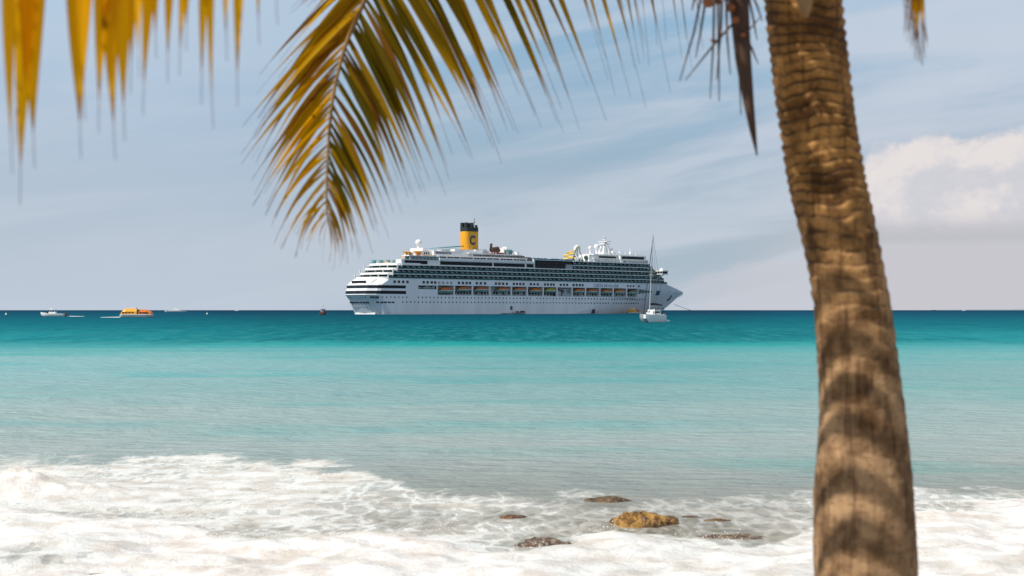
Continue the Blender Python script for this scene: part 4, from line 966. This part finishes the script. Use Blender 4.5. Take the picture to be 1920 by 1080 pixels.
b = MB(); b.tube([(.6, 0, 3.55), (-1, 0, 3.6), (-3.0, 0, 3.4)], [.3, .26, .14], 8); b.build('furled_sail', [SAILC], cat)
b = MB(); p_ = mt0.lerp(mt1, .45); b.tube([p_ + Vector((0, -.8, 0)), p_ + Vector((0, .8, 0))], .04, 5); p_ = mt0.lerp(mt1, .72); b.tube([p_ + Vector((0, -.6, 0)), p_ + Vector((0, .6, 0))], .04, 5); b.build('spreader', [ALU], cat)
b = MB()
for a_, c_ in (((2.9, 0, 1.6), .92), ((-2.6, -.9, 1.5), .97), ((-2.6, .9, 1.5), .97), ((.3, -1.3, 1.4), .72), ((.3, 1.3, 1.4), .72)): b.tube([a_, mt0.lerp(mt1, c_)], .03, 4)
b.build('rigging', [DGREY], cat)
b = MB(); b.tube([(2.7, 0, 1.7), (.0, 0, 15.5)], [.06, .04], 6); b.build('furled_jib', [SAILC], cat)
b = MB(); b.box(-2.6, -1.6, -1.1, 1.1, 2.75, 2.85); b.tube([(-2.5, -1, 1.5), (-2.5, -1, 2.8)], .04, 5); b.tube([(-2.5, 1, 1.5), (-2.5, 1, 2.8)], .04, 5); b.build('bimini', [SAILC], cat)
b = MB(); b.box(-2.9, -2.6, .8, 1.1, 1.5, 1.9); b.build('life_ring', [REDP], cat)
person('person', Vector(c) + Vector((.25, -.9, 1.0)), R(200), WHITE, 'person in white standing in the catamaran\'s cockpit')

# ================================================================== PALM TREE
TY = 4.4
tpts = [(-420, 1478, 150), (-300, 1484, 150), (-150, 1493, 150), (0, 1504, 148), (100, 1514, 149), (200, 1526, 147), (300, 1541, 144), (400, 1562, 146), (500, 1584, 143), (580, 1598, 146), (700, 1610, 153), (800, 1617, 166),
        (900, 1617, 186), (1000, 1619, 194), (1080, 1622, 194), (1250, 1628, 205), (1400, 1632, 225), (1560, 1636, 270), (1640, 1638, 320)]
axis = [(P(x, y, TY), w_ * .485 * TY / FPX) for y, x, w_ in tpts]
palm = empty('palm_tree', (axis[-1][0].x, TY, float(sand_h(np.array([axis[-1][0].x]), np.array([TY]))[0])))
tag(palm, 'leaning coconut palm with ringed brown trunk and drooping yellowing fronds', 'palm tree')
PO = palm.location.copy()
def palm_part(mb, name, mats, parent=palm, label=None, kind=None):
    mb.v = [(x - PO.x, y - PO.y, z - PO.z) for x, y, z in mb.v]
    o = mb.build(name, mats, parent); tag(o, label, None, None, kind); return o
zt_ = np.array([a.z for a, r in axis])[::-1]; xt_ = np.array([a.x for a, r in axis])[::-1]; rt_ = np.array([r for a, r in axis])[::-1]
NR, NS = 900, 96; zz = np.linspace(zt_[0], zt_[-1], NR); cx_ = np.interp(zz, zt_, xt_); ra = np.interp(zz, zt_, rt_)
ker = np.ones(61) / 61; pad = lambda a: np.convolve(np.pad(a, 30, 'edge'), ker, 'valid'); cx_, ra = pad(cx_), pad(ra)
A_, ZZ = np.meshgrid(np.linspace(0, 2 * math.pi, NS, endpoint=False), zz)
cA, sA = np.cos(A_), np.sin(A_)
def cyl_n(f, fz, seed, o=4): return fbm((cA + 3) * f + ZZ * fz * .31, (sA + 3) * f + ZZ * fz, o, seed)
upper_ = nss(ZZ, 2.0, 2.9)
pitch_ = np.interp(zz, [.5, 2.0, 2.8, 4.2], [.085, .06, .034, .028]); phs = np.cumsum(np.gradient(zz) / pitch_)[:, None] + 1.0 * (cyl_n(.8, 2.5, 80, 3) - .5) * 2 + .3 * np.sin(A_ + 1.0) + 1.3 * (fbm(A_ * 0 + ZZ * 7, A_ * 0 + 2.2, 2, 99) - .5)
fr_ = phs - np.floor(phs); saw = np.where(fr_ < .72, fr_ / .72, (1 - fr_) / .28); saw = saw * saw * (3 - 2 * saw)
groove = nss(fr_, .0, .22) * (1 - nss(fr_, .80, 1.0)); groove = 1 - (1 - groove) * nss(cyl_n(2.2, 14, 88, 3), .30, .62)
amp_ = lerp(.0007, .0034, upper_)
disp = amp_ * (saw - .5) * 2 * (.05 + 1.7 * cyl_n(1.6, 9, 81, 3)) + .010 * (cyl_n(1.2, 4, 82) - .5) + .0028 * (cyl_n(6, 26, 83, 3) - .5) * (1 + upper_)
RR = ra[:, None] + disp
V = np.stack([cx_[:, None] + RR * cA - PO.x, TY + RR * sA - PO.y, ZZ - PO.z], -1).reshape(-1, 3)
ii, jj = np.meshgrid(np.arange(NR - 1), np.arange(NS), indexing='ij')
F4 = np.stack([ii * NS + jj, ii * NS + (jj + 1) % NS, (ii + 1) * NS + (jj + 1) % NS, (ii + 1) * NS + jj], -1).reshape(-1, 4)
me = bpy.data.meshes.new('trunk'); me.from_pydata(V.tolist(), [], F4.tolist()); me.polygons.foreach_set('use_smooth', np.ones(len(F4), bool))
for nm, ar in (('scar', np.broadcast_to(groove, RR.shape)), ('ring', saw), ('high', upper_)):
    at = me.attributes.new(nm, 'FLOAT', 'POINT'); at.data.foreach_set('value', np.ascontiguousarray(ar).ravel().astype(np.float32))
tm = bpy.data.materials.new('palm_bark'); tm.use_nodes = True; q = G(tm.node_tree); bs = tm.node_tree.nodes['Principled BSDF']
oc = q.n('ShaderNodeTexCoord').outputs['Object']; A = lambda n: q.n('ShaderNodeAttribute', attribute_name=n).outputs['Fac']
pn = q.noise(oc, 9, 5, .6); fib = q.noise(q.vmul(oc, (60, 60, 5)), 1.0, 5, .6); spk = q.noise(q.vmul(oc, (40, 40, 90)), 1.0, 3, .6)
cU = q.mix(q.ss(pn, .3, .7), (.10, .044, .012), (.48, .255, .08)); cL = q.mix(q.ss(pn, .3, .7), (.12, .062, .025), (.46, .29, .155))
c = q.mix(A('high'), cL, cU)
crk = q.noise(q.vmul(oc, (26, 26, 2.2)), 1.0, 4, .55); c = q.mix(q.ss(crk, .56, .64, 0, .7), c, q.mix(1.0, c, (.35, .30, .27), 'MULTIPLY'))
c = q.mix(q.ss(fib, .5, .68, 0, .55), c, q.mix(1.0, c, (.42, .36, .33), 'MULTIPLY'))
c = q.mix(q.ss(spk, .56, .70, 0, .6), c, (.055, .028, .014))
dk = q.m('MULTIPLY', q.ss(A('scar'), .15, .95, 1.0, 0.0), q.ss(A('high'), 0, 1, .14, .76)); c = q.mix(dk, c, (.05, .026, .013))
c = q.mix(q.m('MULTIPLY', q.ss(A('ring'), .0, .5, .5, 0.0), A('high')), c, q.mix(1.0, c, (.55, .48, .42), 'MULTIPLY'))
q.link(c, bs.inputs['Base Color']); bs.inputs['Roughness'].default_value = .8; bs.inputs['Specular IOR Level'].default_value = .25
bp = q.n('ShaderNodeBump'); bp.inputs['Distance'].default_value = .006; bp.inputs['Strength'].default_value = .9
q.link(q.m('ADD', fib, q.m('MULTIPLY', spk, .6)), bp.inputs['Height']); q.link(bp.outputs[0], bs.inputs['Normal'])
me.materials.append(tm); link_obj('trunk', me, palm)
CROWN = Vector((float(cx_[-1]), TY, float(zz[-1])))

# leaves
def leaf_mat(name):
    m = bpy.data.materials.new(name); m.use_nodes = True; nt = m.node_tree; nt.nodes.clear(); q = G(nt)
    al = q.n('ShaderNodeAttribute', attribute_name='along').outputs['Fac']; ac = q.n('ShaderNodeAttribute', attribute_name='across').outputs['Fac']
    oi = q.n('ShaderNodeObjectInfo'); rnd = q.n('ShaderNodeAttribute', attribute_name='shade').outputs['Fac']
    pos = q.n('ShaderNodeNewGeometry').outputs['Position']
    nz = q.noise(pos, 22, 4, .6)
    yel = q.sep(oi.outputs['Color'])[0]     # how dry this frond is
    a2 = q.m('ADD', al, q.m('MULTIPLY_ADD', nz, .24, -.12))
    grn = q.mix(rnd, (.050, .050, .002), (.20, .125, .004))
    ylw = q.mix(rnd, (.52, .29, .003), (.92, .55, .006))
    cc = q.mix(q.m('ADD', yel, q.m('MULTIPLY_ADD', rnd, .5, -.25), clamp=True), grn, ylw)
    cc = q.mix(q.ss(a2, .48, .94, 0, .62), cc, ylw); cc = q.mix(q.ss(rnd, .82, .88, 0, .8), cc, (.11, .040, .018))
    cc = q.mix(q.ss(a2, .76, .92), cc, (.30, .12, .018))
    edge = q.m('MULTIPLY', q.ss(q.m('ABSOLUTE', ac), .72, 1.0), .45); cc = q.mix(edge, cc, (.30, .11, .02))
    sp = q.noise(q.vmul(pos, (1, 1, .6)), 34, 2, .5); cc = q.mix(q.ss(sp, .67, .73, 0, .85), cc, (.10, .035, .012))
    cc = q.mix(q.ss(a2, .88, .95), cc, (.07, .032, .030)); cc = q.mix(q.ss(al, .97, 1.0, 0, .7), cc, (.26, .22, .21))
    vein = q.m('MULTIPLY', q.ss(q.m('ABSOLUTE', ac), .0, .12, 1, 0), .35); cc = q.mix(vein, cc, (.42, .28, .06))
    d = q.n('ShaderNodeBsdfDiffuse'); q.link(cc, d.inputs[0])
    tcol = q.mix(1.0, cc, (1.25, 1.1, .7), 'MULTIPLY'); t = q.n('ShaderNodeBsdfTranslucent'); q.link(tcol, t.inputs[0])
    mx = q.n('ShaderNodeMixShader'); mx.inputs[0].default_value = .55; q.link(d.outputs[0], mx.inputs[1]); q.link(t.outputs[0], mx.inputs[2])
    gl = q.n('ShaderNodeBsdfGlossy'); gl.inputs['Roughness'].default_value = .45; fr = q.n('ShaderNodeFresnel'); fr.inputs[0].default_value = 1.4
    m2 = q.n('ShaderNodeMixShader'); q.link(q.m('MULTIPLY', fr.outputs[0], .06), m2.inputs[0]); q.link(mx.outputs[0], m2.inputs[1]); q.link(gl.outputs[0], m2.inputs[2])
    o = q.n('ShaderNodeOutputMaterial'); q.link(m2.outputs[0], o.inputs[0]); return m
LEAF = leaf_mat('palm_leaflet')
RACH = mat('palm_midrib', (.26, .15, .045), .6, .25, 20)
DRY = mat('dry_brown_sheath', (.060, .028, .016), .7, .3, 12)
STRAND = mat('dry_fruit_strand', (.11, .065, .05), .8, .3, 20)
NUT = mat('small_brown_nut', (.26, .09, .035), .5, .3, 30)

class Leaves:
    def __init__(s): s.v, s.f, s.al, s.ac, s.sh = [], [], [], [], []
    def leaf(s, base, tip, width, sag, face, shade, thread=.12, nseg=12, wpos=.30, bend=None, thin=.0013):
        base, tip = Vector(base), Vector(tip); L = (tip - base).length
        mid = base.lerp(tip, .5) + Vector((0, 0, sag * L)) + (bend or Vector((0, 0, 0)))
        b0 = len(s.v); fold = .45
        for i in range(nseg + 1):
            t = i / nseg
            p = base * (1 - t) ** 2 + mid * 2 * t * (1 - t) + tip * t * t
            d = (mid - base) * (1 - t) + (tip - mid) * t; d.normalize()
            side_ = d.cross(face); side_.normalize(); nrm = side_.cross(d); nrm.normalize()
            if t < wpos: w = lerp(.35, 1, (t / wpos) ** .7)
            else:
                u = (t - wpos) / (1 - thread - wpos); w = max(0, 1 - u ** 1.35) if u < 1 else 0
            w = max(w * width / 2, thin * (1 - t * .5))
            for k, (a, n_) in enumerate(((-1, 0), (0, -1), (1, 0))):
                s.v.append(p + side_ * (a * w) + nrm * (n_ * w * fold)); s.al.append(t / (1 - thread) * .90 if t < 1 - thread else .9 + .1 * (t - 1 + thread) / thread); s.ac.append(a); s.sh.append(shade)
        for i in range(nseg):
            r = b0 + i * 3
            s.f += [(r, r + 1, r + 4, r + 3), (r + 1, r + 2, r + 5, r + 4)]
    def mesh(s, name):
        me = bpy.data.meshes.new(name); me.from_pydata([tuple(v - PO) for v in s.v], [], s.f)
        for nm, ar in (('along', s.al), ('across', s.ac), ('shade', s.sh)):
            at = me.attributes.new(nm, 'FLOAT', 'POINT'); at.data.foreach_set('value', np.array(ar, np.float32))
        me.materials.append(LEAF); me.polygons.foreach_set('use_smooth', np.ones(len(s.f), bool)); return me
def put_leaf(parent, yel, *a, **k):
    L_ = Leaves(); L_.leaf(*a, **k); o = link_obj('leaflet', L_.mesh('leaflet'), parent); o.color = (yel, 0, 0, 1); return o
def cam_face(p, yaw, pitch=0.0):        # a leaf blade roughly turned to the open sea side, swung by yaw
    v = Vector((math.sin(yaw), -math.cos(yaw), pitch)); return v.normalized()
def smooth_path(pts, n):
    pts = [Vector(p) for p in pts]; out = []; m = len(pts) - 1
    for i in range(n + 1):
        u = i / n * m; k = min(int(u), m - 1); t = u - k
        p0, p1, p2, p3 = pts[max(k - 1, 0)], pts[k], pts[k + 1], pts[min(k + 2, m)]
        out.append(.5 * ((2 * p1) + (p2 - p0) * t + (2 * p0 - 5 * p1 + 4 * p2 - p3) * t * t + (3 * p1 - p0 - 3 * p2 + p3) * t ** 3))
    return out
rng = random.Random(11)
# --- the frond hanging in the middle of the view (rachis pixel, right tip, left tip)
tabC = [((1230, -470), (1290, 40), (1060, -60)), ((1150, -450), (1235, 65), (960, -80)), ((1050, -405), (1180, 105), (860, -90)), ((950, -345), (1130, 145), (740, -60)), ((850, -262), (1050, 190), (640, -20)), ((790, -190), (985, 225), (575, 0)),
        ((740, -115), (925, 270), (535, 60)), ((700, -40), (865, 300), (490, 200)), ((672, 25), (810, 330), (474, 268)), ((645, 90), (760, 365), (480, 312)), ((625, 170), (728, 398), (488, 366)), ((616, 250), (690, 428), (508, 410)),
        ((612, 320), (664, 458), (532, 440)), ((611, 375), (644, 476), (562, 460)), ((613, 415), (624, 492), (598, 478))]
DC = 5.15
def tabi(tab, u, k):
    m = len(tab) - 1; x = u * m; i = min(int(x), m - 1); t = x - i
    return lerp(tab[i][k][0], tab[i + 1][k][0], t), lerp(tab[i][k][1], tab[i + 1][k][1], t)
path = [CROWN + Vector((-.05, .05, -.05)), P(1400, -560, 4.75)] + [P(*tb[0], DC) for tb in tabC]
rp = smooth_path(path, 90); b = MB(); b.tube(rp, [lerp(.021, .0028, (i / 90) ** .8) for i in range(91)], 7)
frC = palm_part(b, 'frond', [RACH], label='large drooping olive and yellow frond in the middle of the view')
NL = 92
for i in range(NL):
    u = (i / (NL - 1)) ** .92
    for sd, k in ((1, 1), (-1, 2)):
        uu = min(1, max(0, u + rng.uniform(-.004, .004)))
        bx, by = tabi(tabC, uu, 0); tx, ty = tabi(tabC, uu, k)
        edge_ = 1 - abs(uu - .35) * .5
        if rng.random() < .05: continue
        j = 24 * (1 - uu * .45); tx += rng.uniform(-j, j) * .8; ty += rng.uniform(-j * 2.4, j * 1.2)
        sl_ = rng.uniform(.92, 1.11) + (.12 * max(0, 1 - uu / .4) if sd > 0 else 0) + .14 * max(0, uu - .45); tx, ty = lerp(bx, tx, sl_), lerp(by, ty, sl_)
        dep = DC + sd * .05 + rng.uniform(-.16, .16) + (.10 if sd < 0 else -.08)
        yaw = rng.uniform(-.85, .7) + (rng.uniform(.2, 1.2) if sd < 0 else -.1); wd = interp(uu, [0, .4, .65, .85, 1], [.044, .043, .033, .018, .009]) * rng.uniform(.8, 1.15)
        wd *= .72 if sd < 0 else .88
        put_leaf(frC, .02 + .5 * (sd < 0) + .15 * uu, P(bx, by, DC), P(tx, ty, dep), wd, .035 * sd * rng.uniform(.4, 1.4) if sd > 0 else .05, cam_face(None, yaw, rng.uniform(-.3, .3)), rng.random(), thread=rng.uniform(.08, .2), nseg=11,
                 bend=Vector((.03 * sd * rng.uniform(.3, 1.3), rng.uniform(-.04, .04), 0)))
# --- the near yellow frond across the upper left corner
pathL = [CROWN + Vector((-.08, -.05, -.06)), P(1050, -880, 3.75), P(700, -520, 3.05), P(470, -300, 2.75), P(200, -250, 2.58), P(0, -215, 2.48), P(-220, -110, 2.4), P(-420, 60, 2.35)]
rp = smooth_path(pathL, 60); b = MB(); b.tube(rp, [lerp(.021, .004, i / 60) for i in range(61)], 7)
frL = palm_part(b, 'frond', [RACH], label='bright yellow frond hanging closest to the viewer at upper left')
def rach_at(px):
    best = min(rp, key=lambda p: abs(960 + FPX * p.x / p.y - px) + (1000 if p.y > 3.2 else 0)); return best
LL = [(-28, 60, 12, 300, 26), (28, 95, 22, 250, -22), (20, 30, 30, 360, 40), (36, 60, 54, 290, 46), (122, 70, 142, 272, 52), (158, 40, 176, 225, 34), (198, 60, 210, 275, 42), (228, 50, 224, 238, 40), (264, 44, 262, 190, 30),
      (308, 22, 303, 130, 26), (330, 26, 322, 118, 26), (370, 30, 372, 170, 24), (393, 26, 393, 215, 18), (436, 34, 434, 175, 26), (140, 0, 150, 200, 30), (-60, 80, -40, 330, 44), (-110, 80, -95, 350, 44), (-170, 80, -150, 380, 44),
      (246, 40, 252, 120, 34), (350, -40, 345, 70, 24), (290, 0, 286, 85, 26), (410, -40, 412, 90, 22), (470, -60, 480, 60, 20), (500, -80, 512, 20, 20), (240, 30, 238, 150, 24)]
for i, (x0, y0, x1, y1, w) in enumerate(LL):
    bse = rach_at(x0 + 40 * rng.uniform(.2, 1)); D_ = bse.y + rng.uniform(-.1, .1)
    tipm = P(x1 + rng.uniform(2, 14), y1 + 26, D_)
    wd = w * 1.06 * D_ / FPX
    o = put_leaf(frL, 1.0, bse, tipm, wd, .0, cam_face(None, rng.uniform(-.45, .35), .0), rng.uniform(.45, .8), thread=.12, nseg=16, wpos=.36, thin=.0012,
                 bend=P(x0, (y0 - 30), D_) - bse.lerp(tipm, .5) - Vector((0, 0, 0)) if False else Vector((-.012, 0, 0)))
for x0 in range(-380, 700, 34):        # far row of the same frond, mostly above the view
    bse = rach_at(x0); e_ = P(x0 + rng.uniform(-10, 60), interp(x0, [-380, 0, 500, 700], [120, -30, -60, -120]) + rng.uniform(-40, 20), bse.y + .28)
    put_leaf(frL, .85, bse, e_, .034, .03, cam_face(None, rng.uniform(-.4, .4)), rng.uniform(.3, 1), thread=.2, nseg=10)
# --- golden wisp right of the trunk
pathR = [CROWN + Vector((.04, -.04, -.1)), P(1640, -330, 4.0), P(1712, -180, 3.75), P(1722, -60, 3.7)]
rp = smooth_path(pathR, 24); b = MB(); b.tube(rp, [lerp(.014, .003, i / 24) for i in range(25)], 6)
frR = palm_part(b, 'frond', [RACH], label='small dry golden frond tip hanging right of the trunk top')
for i in range(40):
    u = i / 39; bp_ = rp[int(8 + 16 * u)]; x1 = lerp(1738, 1692, rng.random()); y1 = interp(x1, [1690, 1722, 1730, 1738], [85, 125, 132, 128]) * rng.uniform(.55, 1.0)
    put_leaf(frR, .9, bp_, P(x1, y1, 3.7 + rng.uniform(-.06, .06)), rng.uniform(.009, .019), .0, cam_face(None, rng.uniform(-.6, .6)), rng.random(), thread=.25, nseg=8)

# --- other fronds of the crown, above the view; they shade the trunk
def crown_frond(azd, elv, length, droop, seed, dens_=1.0,  label=None, roll=0.0, yel=.3):
    r_ = random.Random(seed); a = R(azd); hdir = Vector((math.sin(a), math.cos(a), 0)); pts_ = []
    for i in range(31):
        t = i / 30; ang = R(elv) - droop * t ** 1.3
        if i == 0: pts_.append(CROWN + Vector((0, 0, -.02)))
        else: pts_.append(pts_[-1] + (hdir * math.cos(ang) + Vector((0, 0, math.sin(ang)))) * length / 30)
    L_ = Leaves(); n = int(52 * dens_)
    for i in range(n):
        u = lerp(.16, .99, i / (n - 1)); x = u * 30; k = min(int(x), 29); p = pts_[k].lerp(pts_[k + 1], x - k); d = (pts_[k + 1] - pts_[k]).normalized()
        sd0 = d.cross(Vector((0, 0, 1))).normalized(); ll = .62 * math.sin(math.pi * min(1, u * .82 + .16)) ** .6 * length / 2.4 + .06
        for sd in (-1, 1):
            e_ = p + (sd0 * sd * ll * .85 + d * ll * r_.uniform(.12, .34) + Vector((0, 0, -ll * r_.uniform(.10, .28))) if dens_ < .5 else sd0 * sd * ll * .62 + d * ll * .52 + Vector((0, 0, -ll * r_.uniform(.35, .75))))
            L_.leaf(p, e_, (.078 if dens_ < .4 else .05 if dens_ < .5 else .038) * r_.uniform(.8, 1.1), .10, Vector((r_.uniform(-.3, .3), r_.uniform(-.3, .3), 1)).normalized(), r_.random(), nseg=6)
    b = MB(); b.tube(pts_, [lerp(.022, .003, i / 30) for i in range(31)], 6); o = palm_part(b, 'frond', [RACH], label=label)
    lo = link_obj('leaflets', L_.mesh('leaflets'), o); lo.color = (yel, 0, 0, 1); tag(lo, kind='stuff')
for args in ((225, 8, 2.1, 1.05, 1, .39), (243, 20, 1.35, .9, 2, .45), (262, 52, 2.6, 1.0, 12), (208, 50, 2.5, .9, 13), (285, 60, 2.4, 1.0, 5), (20, 40, 2.4, 1.2, 6), (60, 50, 2.4, 1.2, 7), (100, 45, 2.4, 1.1, 8), (150, 55, 2.4, 1.0, 9), (330, 50, 2.4, 1.1, 10)):
    crown_frond(*args)

# --- flower sheath, fruit stalk and leaf base beside the trunk
b = MB(); pts = [P(1392, -260, 4.25), P(1384, -60, 4.2), P(1386, 30, 4.2), P(1392, 110, 4.2), P(1402, 190, 4.2), P(1411, 250, 4.2), P(1418, 292, 4.2)]
b.tube(pts, [.012, .026, .029, .024, .016, .009, .002], 10); palm_part(b, 'flower_sheath', [DRY], label='long dark pointed flower sheath hanging left of the trunk')
b = MB(); b.tube([CROWN + Vector((-.05, -.05, -.35)), P(1420, -160, 4.25), P(1350, -60, 4.2), P(1330, -10, 4.2)], [.016, .014, .010, .006], 7)
stalk = palm_part(b, 'fruit_stalk', [STRAND], label='dry fruit stalk with thin strands and little nuts left of the trunk')
for i, (x0, y0, x1, y1, x2, y2) in enumerate(((1318, -30, 1300, 60, 1273, 152), (1325, -20, 1312, 60, 1303, 108), (1338, -20, 1336, 80, 1330, 185), (1345, -20, 1346, 90, 1347, 190), (1360, -10, 1362, 70, 1368, 140), (1395, 20, 1340, 80, 1284, 150), (1366, 0, 1384, 120, 1388, 215),
                                              (1352, 0, 1350, 60, 1342, 150), (1400, -20, 1412, 40, 1418, 75), (1404, -20, 1418, 10, 1428, 40), (1376, 40, 1400, 60, 1426, 30), (1310, -40, 1300, 0, 1296, 20), (1392, 60, 1408, 90, 1420, 120))):
    b = MB(); D_ = 4.2 + rng.uniform(-.1, .1); b.tube([P(x0, y0, D_), P(x1, y1, D_), P(x2, y2, D_)], [.0042, .0035, .0015], 5); palm_part(b, 'strand', [STRAND], stalk)
for x, y, r_ in ((1327, 4, 12), (1345, 2, 8), (1368, 14, 10), (1378, 37, 8), (1362, -4, 8), (1392, 66, 5), (1336, 76, 5)):
    b = MB(); p_ = P(x, y, 4.17); b.ball(p_, r_ * 4.17 / FPX, 12, 9, 0, .85); palm_part(b, 'nut', [NUT], stalk)
b = MB(); b.tube([P(1490, -90, 4.26), P(1504, -30, 4.25), P(1508, 10, 4.26), P(1510, 36, 4.29)], [.03, .032, .022, .006], 8)
palm_part(b, 'leaf_base', [mat('pale_leaf_base', (.28, .19, .10), .7, .2, 25)], label='pale broken leaf base on the front of the trunk top')
